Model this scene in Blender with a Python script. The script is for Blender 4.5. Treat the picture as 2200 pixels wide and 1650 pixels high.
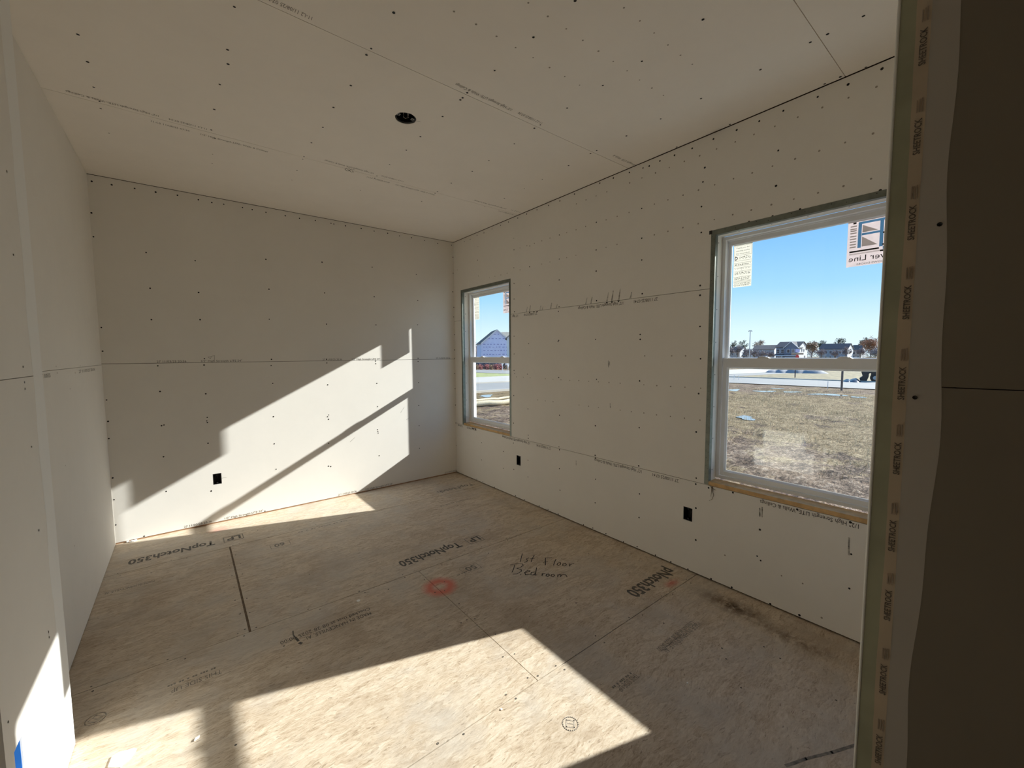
import bpy, bmesh, math, random
from mathutils import Vector, Matrix, noise

# ------------------------------------------------------------------ scene, camera, sky, sun, exposure
scn = bpy.context.scene
for o in list(bpy.data.objects): bpy.data.objects.remove(o)
C = bpy.context.scene.collection
CAM_POS = Vector((-2.531, -4.273, 1.435))
YAW, PITCH, ROLL, FPX = 0.67163, -0.07264, -0.00587, 883.43
fw = Vector((math.sin(YAW)*math.cos(PITCH), math.cos(YAW)*math.cos(PITCH), math.sin(PITCH)))
rt = Vector((math.cos(YAW), -math.sin(YAW), 0)); up = rt.cross(fw)
rt2 = math.cos(ROLL)*rt + math.sin(ROLL)*up; up2 = -math.sin(ROLL)*rt + math.cos(ROLL)*up
cd = bpy.data.cameras.new('camera'); cam = bpy.data.objects.new('camera', cd); C.objects.link(cam)
cam.matrix_world = Matrix(((rt2.x, up2.x, -fw.x, CAM_POS.x), (rt2.y, up2.y, -fw.y, CAM_POS.y), (rt2.z, up2.z, -fw.z, CAM_POS.z), (0, 0, 0, 1)))
cd.sensor_fit = 'HORIZONTAL'; cd.sensor_width = 36.0; cd.lens = 36.0*FPX/2200.0
cd.clip_start = 0.02; cd.clip_end = 1500
scn.camera = cam

world = bpy.data.worlds.new('sky'); scn.world = world; world.use_nodes = True
wt = world.node_tree; wt.nodes.clear()
w_out = wt.nodes.new('ShaderNodeOutputWorld'); w_bg = wt.nodes.new('ShaderNodeBackground')
w_tc = wt.nodes.new('ShaderNodeTexCoord'); w_sep = wt.nodes.new('ShaderNodeSeparateXYZ'); w_r = wt.nodes.new('ShaderNodeValToRGB')
wt.links.new(w_tc.outputs['Generated'], w_sep.inputs[0]); wt.links.new(w_sep.outputs['Z'], w_r.inputs[0])
wt.links.new(w_r.outputs['Color'], w_bg.inputs['Color']); wt.links.new(w_bg.outputs[0], w_out.inputs[0])
SKY = [(0.0, (.80, .94, 1.0)), (.05, (.70, .89, 1.0)), (.13, (.38, .69, 1.0)), (.24, (.22, .52, .95)), (.6, (.13, .37, .82)), (1.0, (.09, .28, .70))]
e = w_r.color_ramp.elements
while len(e) > 1: e.remove(e[-1])
e[0].position = SKY[0][0]; e[0].color = (*SKY[0][1], 1)
for pos, col in SKY[1:]:
    k = e.new(pos); k.color = (*col, 1)
w_bg.inputs['Strength'].default_value = 0.90

SUN_DIR = Vector((-1.0, 0.322, -0.527)).normalized()
sd = bpy.data.lights.new('sun', 'SUN'); sd.energy = 8.7; sd.angle = math.radians(0.6); sd.color = (1.0, .975, .935)
sun = bpy.data.objects.new('sun', sd); C.objects.link(sun)
sun.rotation_euler = SUN_DIR.to_track_quat('-Z', 'Y').to_euler(); sun.location = (30, -12, 20)

vs = scn.view_settings
vs.view_transform = 'Standard'; vs.look = 'None'; vs.gamma = 1.0; vs.use_curve_mapping = False
vs.exposure = 0.47
scn.cycles.diffuse_bounces = 10; scn.cycles.max_bounces = 14

# ------------------------------------------------------------------ material helpers
class NT:
    def __init__(s, name):
        s.m = bpy.data.materials.new(name); s.m.use_nodes = True
        s.t = s.m.node_tree; s.t.nodes.clear()
        s.out = s.t.nodes.new('ShaderNodeOutputMaterial')
    def n(s, typ, **kw):
        nd = s.t.nodes.new(typ)
        for k, v in kw.items(): setattr(nd, k, v)
        return nd
    def l(s, a, b): s.t.links.new(a, b)
    def put(s, sock, v):
        if hasattr(v, 'is_output') or hasattr(v, 'links'): s.l(v, sock)
        else: sock.default_value = v
    def math(s, op, a, b=None, c=None, clamp=False):
        nd = s.n('ShaderNodeMath', operation=op); nd.use_clamp = clamp
        s.put(nd.inputs[0], a)
        if b is not None: s.put(nd.inputs[1], b)
        if c is not None: s.put(nd.inputs[2], c)
        return nd.outputs[0]
    def obj(s):
        return s.n('ShaderNodeTexCoord').outputs['Object']
    def mapping(s, vec, scale=(1, 1, 1), rot=(0, 0, 0), loc=(0, 0, 0)):
        nd = s.n('ShaderNodeMapping'); s.l(vec, nd.inputs[0])
        nd.inputs['Scale'].default_value = scale; nd.inputs['Rotation'].default_value = rot; nd.inputs['Location'].default_value = loc
        return nd.outputs[0]
    def noise(s, vec, scale=5, detail=3, rough=.5, dist=0):
        nd = s.n('ShaderNodeTexNoise'); s.l(vec, nd.inputs['Vector'])
        nd.inputs['Scale'].default_value = scale; nd.inputs['Detail'].default_value = detail
        nd.inputs['Roughness'].default_value = rough; nd.inputs['Distortion'].default_value = dist
        return nd.outputs['Fac']
    def ramp(s, fac, stops):
        nd = s.n('ShaderNodeValToRGB'); s.l(fac, nd.inputs[0]); e = nd.color_ramp.elements
        while len(e) > 1: e.remove(e[-1])
        def col(c): return (c, c, c, 1) if isinstance(c, (int, float)) else (*c, 1)
        e[0].position = stops[0][0]; e[0].color = col(stops[0][1])
        for p_, c_ in stops[1:]:
            k = e.new(p_); k.color = col(c_)
        return nd.outputs['Color']
    def mix(s, fac, a, b, mode='MIX'):
        nd = s.n('ShaderNodeMix', data_type='RGBA', blend_type=mode)
        s.put(nd.inputs[0], fac)
        for i, v in ((6, a), (7, b)):
            if isinstance(v, tuple): nd.inputs[i].default_value = (*v, 1) if len(v) == 3 else v
            else: s.l(v, nd.inputs[i])
        return nd.outputs[2]
    def bump(s, h, strength=.2, dist=.01):
        nd = s.n('ShaderNodeBump'); s.l(h, nd.inputs['Height'])
        nd.inputs['Strength'].default_value = strength; nd.inputs['Distance'].default_value = dist
        return nd.outputs[0]
    def principled(s, color, rough=.6, metal=0.0, spec=.5, normal=None):
        b = s.n('ShaderNodeBsdfPrincipled')
        if isinstance(color, tuple): b.inputs['Base Color'].default_value = (*color, 1)
        else: s.l(color, b.inputs['Base Color'])
        s.put(b.inputs['Roughness'], rough); s.put(b.inputs['Metallic'], metal)
        b.inputs['Specular IOR Level'].default_value = spec
        if normal is not None: s.l(normal, b.inputs['Normal'])
        s.l(b.outputs[0], s.out.inputs[0])
        return b
MATS = {}
def plain(name, color, rough=.6, metal=0.0, spec=.4, var=.12, scale=8.0):
    """procedural material: the colour with a little noise in it"""
    if name in MATS: return MATS[name]
    t = NT(name); f = t.noise(t.obj(), scale, 3)
    lo = tuple(c*(1-var) for c in color); hi = tuple(min(1, c*(1+var)) for c in color)
    t.principled(t.ramp(f, [(.3, lo), (.7, hi)]), rough, metal, spec)
    MATS[name] = t.m
    return t.m

def mat_drywall(name, color):
    t = NT(name); big = t.noise(t.obj(), 1.8, 5, .72)
    t.principled(t.ramp(big, [(.3, tuple(x*.955 for x in color)), (.7, color)]), .85, 0, .2)
    return t.m

def mat_osb():
    t = NT('osb_subfloor'); v = t.obj()
    sx = t.n('ShaderNodeSeparateXYZ'); t.l(v, sx.inputs[0]); X, Y = sx.outputs[0], sx.outputs[1]
    big = t.n('ShaderNodeTexNoise'); t.l(v, big.inputs['Vector']); big.inputs['Scale'].default_value = 2.6; big.inputs['Detail'].default_value = 5; big.inputs['Roughness'].default_value = .66
    bs = t.n('ShaderNodeSeparateColor'); t.l(big.outputs['Color'], bs.inputs[0])
    wob = t.n('ShaderNodeVectorMath', operation='MULTIPLY_ADD'); t.l(big.outputs['Color'], wob.inputs[0]); wob.inputs[1].default_value = (.10, .10, 0); t.l(v, wob.inputs[2])
    vals = []
    for rot, sc in ((0.10, (11, 46, 1)), (.95, (13, 50, 1))):            # strands lie mostly along the sheet, some across
        mp = t.mapping(wob.outputs[0], sc, (0, 0, rot))
        vo = t.n('ShaderNodeTexVoronoi', feature='F1'); t.l(mp, vo.inputs['Vector']); vo.inputs['Scale'].default_value = 1.0
        sc_ = t.n('ShaderNodeSeparateColor'); t.l(vo.outputs['Color'], sc_.inputs[0])
        grain = t.noise(mp, 2.6, 5, .75)
        vals.append((t.math('ADD', t.math('MULTIPLY', sc_.outputs[0], .16), t.math('MULTIPLY', grain, .84)), sc_.outputs[1], grain))
    pick = t.ramp(t.math('ADD', t.math('MULTIPLY', vals[1][1], .6), t.math('MULTIPLY', bs.outputs[0], .5)), [(.52, 0), (.56, 1)])
    val = t.mix(pick, vals[0][0], vals[1][0]); grain = t.mix(pick, vals[0][2], vals[1][2])
    col = t.ramp(val, [(.27, (.27, .195, .13)), (.37, (.46, .36, .255)), (.47, (.57, .465, .345)), (.58, (.655, .555, .43)), (.74, (.75, .665, .54))])
    # dark slivers and fine shavings
    sl = t.noise(t.mapping(wob.outputs[0], (26, 120, 1), (0, 0, .18)), 1, 4, .68)
    col = t.mix(t.ramp(sl, [(.60, 0), (.66, .7)]), col, (.20, .135, .08))
    # grey trodden dust and brown dirt
    col = t.mix(t.ramp(bs.outputs[1], [(.46, 0), (.66, .62)]), col, (.52, .48, .425))
    col = t.mix(t.ramp(bs.outputs[2], [(.50, 0), (.70, .5)]), col, (.33, .245, .165))
    rag = t.math('SUBTRACT', t.noise(v, 22, 4, .65), .5)
    def spot(cx, cy, rx, ry, soft, ring=None, ns=.35):
        dx = t.math('DIVIDE', t.math('SUBTRACT', X, cx), rx); dy = t.math('DIVIDE', t.math('SUBTRACT', Y, cy), ry)
        d = t.math('SQRT', t.math('ADD', t.math('MULTIPLY', dx, dx), t.math('MULTIPLY', dy, dy)))
        d = t.math('ADD', d, t.math('MULTIPLY', rag, ns))
        if ring is not None: d = t.math('ABSOLUTE', t.math('SUBTRACT', d, ring))
        return t.math('SUBTRACT', 1.0, t.math('DIVIDE', d, soft), clamp=True)
    # red spray paint marks
    col = t.mix(t.ramp(spot(-1.361, -2.072, .105, .105, .56, ring=.60), [(0, 0), (.9, .85)]), col, (.68, .155, .10))
    col = t.mix(t.ramp(spot(-.215, -2.952, .085, .035, 1.2, ns=.9), [(.1, 0), (.9, .6)]), col, (.62, .10, .07))
    col = t.mix(t.ramp(spot(-2.37, -.17, .09, .06, 1.2, ns=.9), [(.1, 0), (.9, .45)]), col, (.66, .18, .14))
    # damp dirt stain along the window wall
    rn = t.math('ADD', rag, .5)
    st = t.math('MULTIPLY', spot(-.165, -3.30, .115, .30, .9, ns=1.3), t.ramp(rn, [(.36, .12), (.58, 1)]))
    col = t.mix(t.math('MULTIPLY', st, 1.3, clamp=True), col, (.085, .045, .02))
    st2 = t.math('MULTIPLY', spot(-.215, -3.62, .075, .30, .9, ns=1.3), t.ramp(rn, [(.42, .05), (.6, .9)]))
    col = t.mix(t.math('MULTIPLY', st2, 1.0, clamp=True), col, (.10, .055, .025))
    t.principled(col, .62, 0, .35, t.bump(grain, .22, .004))
    return t.m

def mat_glass():
    t = NT('window_glass'); tr = t.n('ShaderNodeBsdfTransparent'); tr.inputs[0].default_value = (.955, .975, .972, 1)
    gl = t.n('ShaderNodeBsdfGlossy'); gl.inputs['Roughness'].default_value = 0.0; gl.inputs['Color'].default_value = (1, 1, 1, 1)
    lw = t.n('ShaderNodeLayerWeight'); lw.inputs['Blend'].default_value = .5
    fr = t.math('ADD', .04, t.math('MULTIPLY', .96, t.math('POWER', lw.outputs['Facing'], 5.0)))
    sm = t.noise(t.obj(), 3, 2)
    mx = t.n('ShaderNodeMixShader'); t.l(t.math('MULTIPLY', fr, t.math('ADD', .9, t.math('MULTIPLY', sm, .2))), mx.inputs[0]); t.l(tr.outputs[0], mx.inputs[1]); t.l(gl.outputs[0], mx.inputs[2])
    t.l(mx.outputs[0], t.out.inputs[0])
    return t.m

def mat_paper(name, color, trans=.5):
    t = NT(name); d = t.n('ShaderNodeBsdfDiffuse'); tl = t.n('ShaderNodeBsdfTranslucent')
    c = t.ramp(t.noise(t.obj(), 40, 2), [(.3, tuple(x*.95 for x in color)), (.7, color)])
    t.l(c, d.inputs[0]); t.l(c, tl.inputs[0])
    mx = t.n('ShaderNodeMixShader'); mx.inputs[0].default_value = trans
    t.l(d.outputs[0], mx.inputs[1]); t.l(tl.outputs[0], mx.inputs[2]); t.l(mx.outputs[0], t.out.inputs[0])
    return t.m

def mat_smudge():
    t = NT('scuff_smudge'); d = t.n('ShaderNodeBsdfDiffuse'); d.inputs[0].default_value = (.06, .045, .03, 1)
    tr = t.n('ShaderNodeBsdfTransparent'); mx = t.n('ShaderNodeMixShader')
    t.l(t.ramp(t.noise(t.obj(), 60, 3), [(.35, .15), (.65, .6)]), mx.inputs[0]); t.l(tr.outputs[0], mx.inputs[1]); t.l(d.outputs[0], mx.inputs[2]); t.l(mx.outputs[0], t.out.inputs[0])
    return t.m

def mat_ground():
    t = NT('muddy_ground'); v = t.obj(); sx = t.n('ShaderNodeSeparateXYZ'); t.l(v, sx.inputs[0])
    n1 = t.noise(v, .30, 5, .65); n2 = t.noise(v, 1.9, 6, .75); n3 = t.noise(t.mapping(v, (7, 16, 8), (0, 0, .6)), 1, 5, .72)
    m3 = t.math('ADD', t.math('MULTIPLY', n3, .55), t.math('MULTIPLY', n2, .45))
    col = t.ramp(m3, [(.40, (.035, .02, .012)), (.47, (.17, .105, .065)), (.53, (.36, .25, .165)), (.60, (.60, .455, .33))])
    gr = t.ramp(m3, [(.40, (.10, .066, .027)), (.48, (.29, .20, .09)), (.60, (.58, .435, .25))])
    # bare trampled soil beside the house and along the street, dry grass between
    away = t.math('ADD', sx.outputs[0], t.math('MULTIPLY', sx.outputs[1], .15))
    zone = t.ramp(t.math('DIVIDE', away, 40.0), [(.14, -.02), (.28, .16), (.58, .16), (.72, 0), (.9, .08)])
    m = t.math('ADD', t.math('ADD', n1, t.math('MULTIPLY', t.math('SUBTRACT', n2, .5), .8)), zone)
    col = t.mix(t.ramp(m, [(.53, 0), (.63, .95)]), col, gr)
    t.principled(col, .85, 0, .2, t.bump(m3, 1.0, .40))
    return t.m

def mat_asphalt(name, color):
    t = NT(name); v = t.obj()
    a = t.noise(v, .4, 4); b = t.noise(v, 30, 3)
    c = t.mix(t.ramp(a, [(.35, 0), (.65, .5)]), color, tuple(x*.8 for x in color))
    c = t.mix(t.ramp(b, [(.5, 0), (.7, .3)]), c, tuple(x*.65 for x in color))
    t.principled(c, .75, 0, .4, t.bump(b, .3, .02))
    return t.m

def mat_wrap():
    t = NT('house_wrap'); v = t.obj()
    sx = t.n('ShaderNodeSeparateXYZ'); t.l(v, sx.inputs[0])
    n = t.noise(v, .8, 3)
    t.principled(t.ramp(n, [(.3, (.60, .64, .86)), (.7, (.70, .73, .93))]), .6, 0, .3)
    return t.m

def mat_siding(name, color):
    t = NT(name); v = t.obj()
    sx = t.n('ShaderNodeSeparateXYZ'); t.l(v, sx.inputs[0])
    f = t.math('FRACT', t.math('MULTIPLY', sx.outputs[2], 5.0))
    n = t.noise(v, .7, 3)
    c = t.ramp(n, [(.3, tuple(x*.92 for x in color)), (.7, color)])
    t.principled(c, .6, 0, .3, t.bump(f, .4, .03))
    return t.m

M = {}
M['board'] = mat_drywall('drywall_paper', (.835, .805, .75))
M['ceiling'] = mat_drywall('drywall_ceiling_paper', (.945, .895, .83))
M['mud'] = mat_drywall('joint_compound', (.89, .885, .86))
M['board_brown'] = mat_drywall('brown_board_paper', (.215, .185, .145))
M['mud_thin'] = mat_drywall('thin_joint_compound', (.44, .405, .355))
M['osb'] = mat_osb()
M['glass'] = mat_glass()
M['void'] = plain('dark_cavity', (.012, .010, .009), .9, var=.3)
M['plate'] = plain('bottom_plate_wood', (.40, .245, .145), .7, var=.25, scale=20)
M['stud'] = plain('framing_lumber', (.10, .07, .045), .8, var=.3)
M['sillwood'] = plain('pine_sill', (.62, .40, .18), .6, var=.18, scale=25)
M['vinyl'] = plain('white_vinyl', (.84, .85, .86), .35, 0, .5, .02)
M['galv'] = plain('galvanised_bead', (.215, .235, .205), .45, .7, .5, .15, 25)
M['screw'] = plain('black_screw', (.015, .013, .012), .5, .2, var=.2)
M['dimple'] = plain('grey_dimple', (.33, .29, .24), .8, var=.2)
M['ink'] = plain('black_print', (.035, .032, .03), .7, var=.3, scale=60)
M['ink_soft'] = plain('worn_black_print', (.11, .095, .078), .7, var=.4, scale=60)
M['ink_faint'] = plain('faded_print', (.23, .205, .17), .7, var=.4, scale=60)
M['ink_mark'] = plain('very_faded_print', (.43, .37, .30), .7, var=.3, scale=60)
M['ink_wall'] = plain('grey_board_print', (.10, .09, .08), .7, var=.4, scale=90)
M['ink_ceil'] = plain('faded_ceiling_print', (.20, .175, .15), .7, var=.4, scale=90)
M['marker'] = plain('black_marker', (.02, .018, .016), .6, var=.3)
M['boxblack'] = plain('black_plastic', (.012, .012, .013), .45, var=.1)
M['boxblue'] = plain('blue_plastic', (.03, .16, .50), .4, var=.08)
M['boxsteel'] = plain('dull_steel', (.30, .30, .29), .5, .7)
M['wire'] = plain('white_wire', (.75, .68, .66), .5)
M['paper'] = mat_paper('label_paper', (.90, .885, .83), .55)
M['paper_pink'] = mat_paper('sticker_film', (.86, .80, .80), .5)
M['blueink'] = mat_paper('blue_sticker_print', (.16, .42, .70), .45)
M['greyink'] = mat_paper('grey_sticker_print', (.55, .53, .50), .45)
M['chalk'] = plain('gypsum_white', (.86, .85, .82), .8, var=.04)
M['scuff'] = mat_smudge()
M['tape_tan'] = plain('paper_bead_tape', (.50, .41, .30), .8, var=.08)
M['tape_green'] = plain('bead_flange_paper', (.36, .36, .25), .75, var=.12)
M['ink_tape'] = plain('tape_print_ink', (.13, .105, .085), .8, var=.3, scale=80)
M['ink_tape2'] = plain('fine_tape_print', (.33, .26, .20), .8, var=.2)
M['joint'] = plain('dirty_joint', (.20, .15, .105), .9, var=.3, scale=30)
M['string'] = plain('brown_fibre', (.12, .08, .045), .8)

# ------------------------------------------------------------------ geometry helpers
def link(name, me, mat, parent=None, **props):
    o = bpy.data.objects.new(name, me); C.objects.link(o)
    if mat is not None and not me.materials: me.materials.append(mat)
    if parent is not None: o.parent = parent
    for k, v in props.items(): o[k] = v
    return o
def empty(name, loc=(0, 0, 0), rz=0.0, **props):
    o = bpy.data.objects.new(name, None); C.objects.link(o); o.location = loc; o.rotation_euler = (0, 0, rz)
    o.empty_display_size = .1
    for k, v in props.items(): o[k] = v
    return o
class MB:
    def __init__(s): s.v = []; s.f = []
    def add(s, vs_, fs):
        b = len(s.v); s.v += [tuple(x) for x in vs_]; s.f += [tuple(i+b for i in f) for f in fs]; return s
    def box(s, x0, x1, y0, y1, z0, z1):
        return s.add([(x0, y0, z0), (x1, y0, z0), (x1, y1, z0), (x0, y1, z0), (x0, y0, z1), (x1, y0, z1), (x1, y1, z1), (x0, y1, z1)],
                     [(0, 3, 2, 1), (4, 5, 6, 7), (0, 1, 5, 4), (1, 2, 6, 5), (2, 3, 7, 6), (3, 0, 4, 7)])
    def poly(s, pts): return s.add(pts, [tuple(range(len(pts)))])
    def prism(s, pts, d):
        """extrude the polygon pts by vector d"""
        n = len(pts); d = Vector(d); top = [tuple(Vector(q)+d) for q in pts]
        return s.add(list(pts)+top, [tuple(range(n))[::-1], tuple(range(n, 2*n))] + [(i, (i+1) % n, n+(i+1) % n, n+i) for i in range(n)])
    def tube(s, pts, r, n=6, r2=None):
        pts = [Vector(q) for q in pts]; m = len(pts); rings = []
        for i, q in enumerate(pts):
            d = (pts[min(i+1, m-1)] - pts[max(i-1, 0)]).normalized()
            a = d.orthogonal().normalized(); b = d.cross(a)
            rr = r if r2 is None else r + (r2-r)*i/(m-1)
            rings.append([q + rr*(math.cos(2*math.pi*k/n)*a + math.sin(2*math.pi*k/n)*b) for k in range(n)])
        vs_ = [v_ for rg in rings for v_ in rg]; fs = []
        for i in range(m-1):
            for k in range(n): fs.append((i*n+k, i*n+(k+1) % n, (i+1)*n+(k+1) % n, (i+1)*n+k))
        fs += [tuple(range(n))[::-1], tuple(range((m-1)*n, m*n))]
        return s.add(vs_, fs)
    def cyl(s, c, r, axis, h, n=24, cap=True):
        c = Vector(c); ax = Vector(axis).normalized(); a = ax.orthogonal().normalized(); b = ax.cross(a)
        lo = [c + r*(math.cos(2*math.pi*k/n)*a + math.sin(2*math.pi*k/n)*b) for k in range(n)]
        hi = [q + ax*h for q in lo]
        fs = [(k, (k+1) % n, n+(k+1) % n, n+k) for k in range(n)]
        if cap: fs += [tuple(range(n))[::-1], tuple(range(n, 2*n))]
        return s.add(lo+hi, fs)
    def build(s, name, mat, parent=None, smooth=False, bevel=0, **props):
        me = bpy.data.meshes.new(name); me.from_pydata(s.v, [], s.f); me.update()
        bm = bmesh.new(); bm.from_mesh(me)
        bmesh.ops.recalc_face_normals(bm, faces=bm.faces)
        if bevel: bmesh.ops.bevel(bm, geom=bm.edges[:], offset=bevel, segments=2, affect='EDGES', profile=.6)
        bm.to_mesh(me); bm.free()
        if smooth:
            for p_ in me.polygons: p_.use_smooth = True
        return link(name, me, mat, parent, **props)

def board(name, parent, mat, to3d, u0, u1, v0, v1, holes=(), th=.0127, rounds=()):
    """a flat board in (u,v), front at w=0, back at w=th, with rectangular and round holes"""
    holes = list(holes) + [(cu-r-.01, cu+r+.01, cv-r-.01, cv+r+.01) for cu, cv, r in rounds]
    us = sorted({u0, u1} | {min(max(h[i], u0), u1) for h in holes for i in (0, 1)})
    vs2 = sorted({v0, v1} | {min(max(h[i], v0), v1) for h in holes for i in (2, 3)})
    cells = set()
    for i in range(len(us)-1):
        for j in range(len(vs2)-1):
            cu, cv = (us[i]+us[i+1])/2, (vs2[j]+vs2[j+1])/2
            if not any(h[0] < cu < h[1] and h[2] < cv < h[3] for h in holes): cells.add((i, j))
    mb = MB(); idx = {}
    def vert(i, j, k):
        if (i, j, k) not in idx: idx[(i, j, k)] = len(mb.v); mb.v.append(tuple(to3d(us[i], vs2[j], k*th)))
        return idx[(i, j, k)]
    for i, j in cells:
        mb.f.append((vert(i, j, 0), vert(i+1, j, 0), vert(i+1, j+1, 0), vert(i, j+1, 0)))
        mb.f.append((vert(i, j, 1), vert(i, j+1, 1), vert(i+1, j+1, 1), vert(i+1, j, 1)))
        for (di, dj, a, b) in ((-1, 0, (0, 0), (0, 1)), (1, 0, (1, 0), (1, 1)), (0, -1, (0, 0), (1, 0)), (0, 1, (0, 1), (1, 1))):
            if (i+di, j+dj) not in cells:
                A, B = (i+a[0], j+a[1]), (i+b[0], j+b[1])
                mb.f.append((vert(*A, 0), vert(*B, 0), vert(*B, 1), vert(*A, 1)))
    for cu, cv, r in rounds:
        n = 48; q = r+.01; ring = []
        for k in range(n):
            a = 2*math.pi*(k+.5)/n; c_, s_ = math.cos(a), math.sin(a); m_ = q/max(abs(c_), abs(s_))
            ring.append(((cu+m_*c_, cv+m_*s_), (cu+r*c_*(1+.02*math.sin(9*a)), cv+r*s_*(1+.02*math.sin(7*a)))))
        for k in range(n):
            (o1, i1), (o2, i2) = ring[k], ring[(k+1) % n]
            mb.add([to3d(*o1, 0), to3d(*o2, 0), to3d(*i2, 0), to3d(*i1, 0), to3d(*i2, th), to3d(*i1, th)], [(0, 1, 2, 3), (3, 2, 4, 5)])
        for sx_, sy_ in ((1, 1), (-1, 1), (-1, -1), (1, -1)):     # the four corners between the polygon and the square
            a = math.atan2(sy_, sx_); k0 = int((a % (2*math.pi))/(2*math.pi/n)-.5)
            mb.add([to3d(cu+q*sx_, cv+q*sy_, 0), to3d(*ring[k0 % n][0], 0), to3d(*ring[(k0+1) % n][0], 0)], [(0, 1, 2)])
    return mb.build(name, mat, parent)

def dots(name, parent, mat, to3d, pts, r, lift=.0006, n=8, jitter=.15):
    mb = MB(); rnd = random.Random(len(pts))
    for (a, b) in pts:
        rr = r*(1+rnd.uniform(-jitter, jitter)); c = len(mb.v)
        mb.v.append(tuple(to3d(a, b, -lift*.5)))   # shallow dished head
        for k in range(n):
            an = 2*math.pi*k/n
            mb.v.append(tuple(to3d(a+rr*math.cos(an), b+rr*math.sin(an), -lift*1.4)))
        for k in range(n): mb.f.append((c, c+1+k, c+1+(k+1) % n))
    return mb.build(name, mat, parent, kind='stuff')

def text_mesh(body, bold=0.0):
    cu = bpy.data.curves.new('lettering', 'FONT'); cu.body = body; cu.resolution_u = 2; cu.offset = bold
    ob = bpy.data.objects.new('lettering', cu); C.objects.link(ob)
    dg = bpy.context.evaluated_depsgraph_get(); dg.update()
    me = bpy.data.meshes.new_from_object(ob.evaluated_get(dg))
    bpy.data.objects.remove(ob); bpy.data.curves.remove(cu)
    return me
TEXT_CACHE = {}
def lettering(body, parent, mat, origin, u, v, width, height, name='lettering', bold=0.0):
    """flat print: starts at origin, runs along u (unit vector), letters stand along v"""
    key = (body, bold)
    if key not in TEXT_CACHE: TEXT_CACHE[key] = text_mesh(body, bold)
    me = TEXT_CACHE[key].copy(); me.name = name; me.materials.clear()
    xs = [q.co.x for q in me.vertices]; ys = [q.co.y for q in me.vertices]
    x0, x1, y0 = min(xs), max(xs), 0.0
    y1 = .70 if max(ys) > .5 else max(ys)
    O, u, v = Vector(origin), Vector(u), Vector(v)
    for q in me.vertices:
        a = (q.co.x-x0)/(x1-x0)*width; b = (q.co.y-y0)/(y1-y0)*height
        q.co = O + u*a + v*b
    return link(name, me, mat, parent)

def ribbon(mb, pts, w, zfun):
    """flat pen stroke in the plane, pts are 2-D"""
    for (a, b) in zip(pts[:-1], pts[1:]):
        d = Vector((b[0]-a[0], b[1]-a[1])); L = d.length
        if L < 1e-6: continue
        d /= L; nrm = Vector((-d.y, d.x))*w/2; e_ = d*w*.35
        q = [Vector(a)-e_+nrm, Vector(a)-e_-nrm, Vector(b)+e_-nrm, Vector(b)+e_+nrm]
        mb.add([zfun(p_.x, p_.y) for p_ in q], [(0, 1, 2, 3)])

H = 2.743; XL, XN, XP = -3.012, -2.921, -1.28
YC, YP = -2.144, -4.057            # corner of the stub wall on the entry side, corner of the entry partition

# ------------------------------------------------------------------ positions of screws and of the print on the boards (metres, in the plane of each surface)
SCREWS_CEILING = [(-2.318,-2.342),(-2.32,-2.063),(-2.311,-1.959),(-2.331,-1.766),(-2.34,-1.501),(-2.342,-1.246),(-2.804,-1.791),(-2.802,-1.593),(-2.81,-1.366),(-2.806,-1.226),(-2.811,-1.144),(-1.841,-1.671),(-1.851,-1.443),(-1.847,-1.222),(-1.846,-1.178),(-1.84,-0.97),(-2.32,-1.14),(-1.837,-2.685),(-1.839,-2.448),(-1.842,-2.398),(-1.831,-2.146),(-1.847,-1.908),(-1.841,-1.669),(-1.851,-1.443),(-1.334,-2.923),(-1.342,-2.662),(-1.355,-2.447),(-1.352,-2.398),(-1.352,-2.376),(-1.351,-2.188),(-1.353,-1.92),(-1.351,-1.714),(-1.357,-1.454),(-1.36,-1.224),(-1.359,-1.176),(-1.329,-3.151),(-0.87,-2.458),(-0.874,-2.411),(-0.854,-2.201),(-0.852,-1.924),(-0.85,-1.715),(-0.866,-1.447),(-0.87,-1.234),(-0.869,-1.192),(-0.875,-0.962),(-0.369,-2.201),(-0.36,-1.922),(-0.357,-1.45),(-0.869,-3.402),(-0.857,-3.118),(-0.863,-2.902),(-0.866,-2.665),(-0.391,-3.798),(-0.39,-3.683),(-0.393,-3.624),(-0.376,-3.425),(-0.381,-3.147),(-0.379,-2.916),(-0.379,-2.688),(-0.381,-2.461),(-0.381,-2.409),(-0.37,-2.202),(-0.02,-3.64),(-0.009,-3.732),(-0.016,-3.578),(-0.013,-2.803),(-0.014,-3.13)]
DIMPLES_CEILING = [(-2.321,-0.895),(-2.316,-0.733),(-1.835,-0.767),(-2.811,-0.837),(-1.46,-3.037),(-1.36,-3.037),(-1.259,-3.038),(-1.16,-3.038),(-1.06,-3.038),(-1.658,-2.832),(-1.558,-2.833),(-1.457,-2.833),(-1.356,-2.833),(-1.257,-2.834),(-1.156,-2.833),(-1.057,-2.833),(-0.955,-2.834),(-0.356,-1.709),(-0.375,-1.186),(-1.367,-0.885),(-1.06,-3.038),(-0.958,-3.038),(-0.857,-3.039),(-0.756,-3.037),(-0.656,-3.039),(-0.558,-3.042),(-1.16,-3.244),(-1.059,-3.245),(-0.96,-3.245),(-0.855,-3.244),(-0.756,-3.245),(-0.66,-3.248)]
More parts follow.
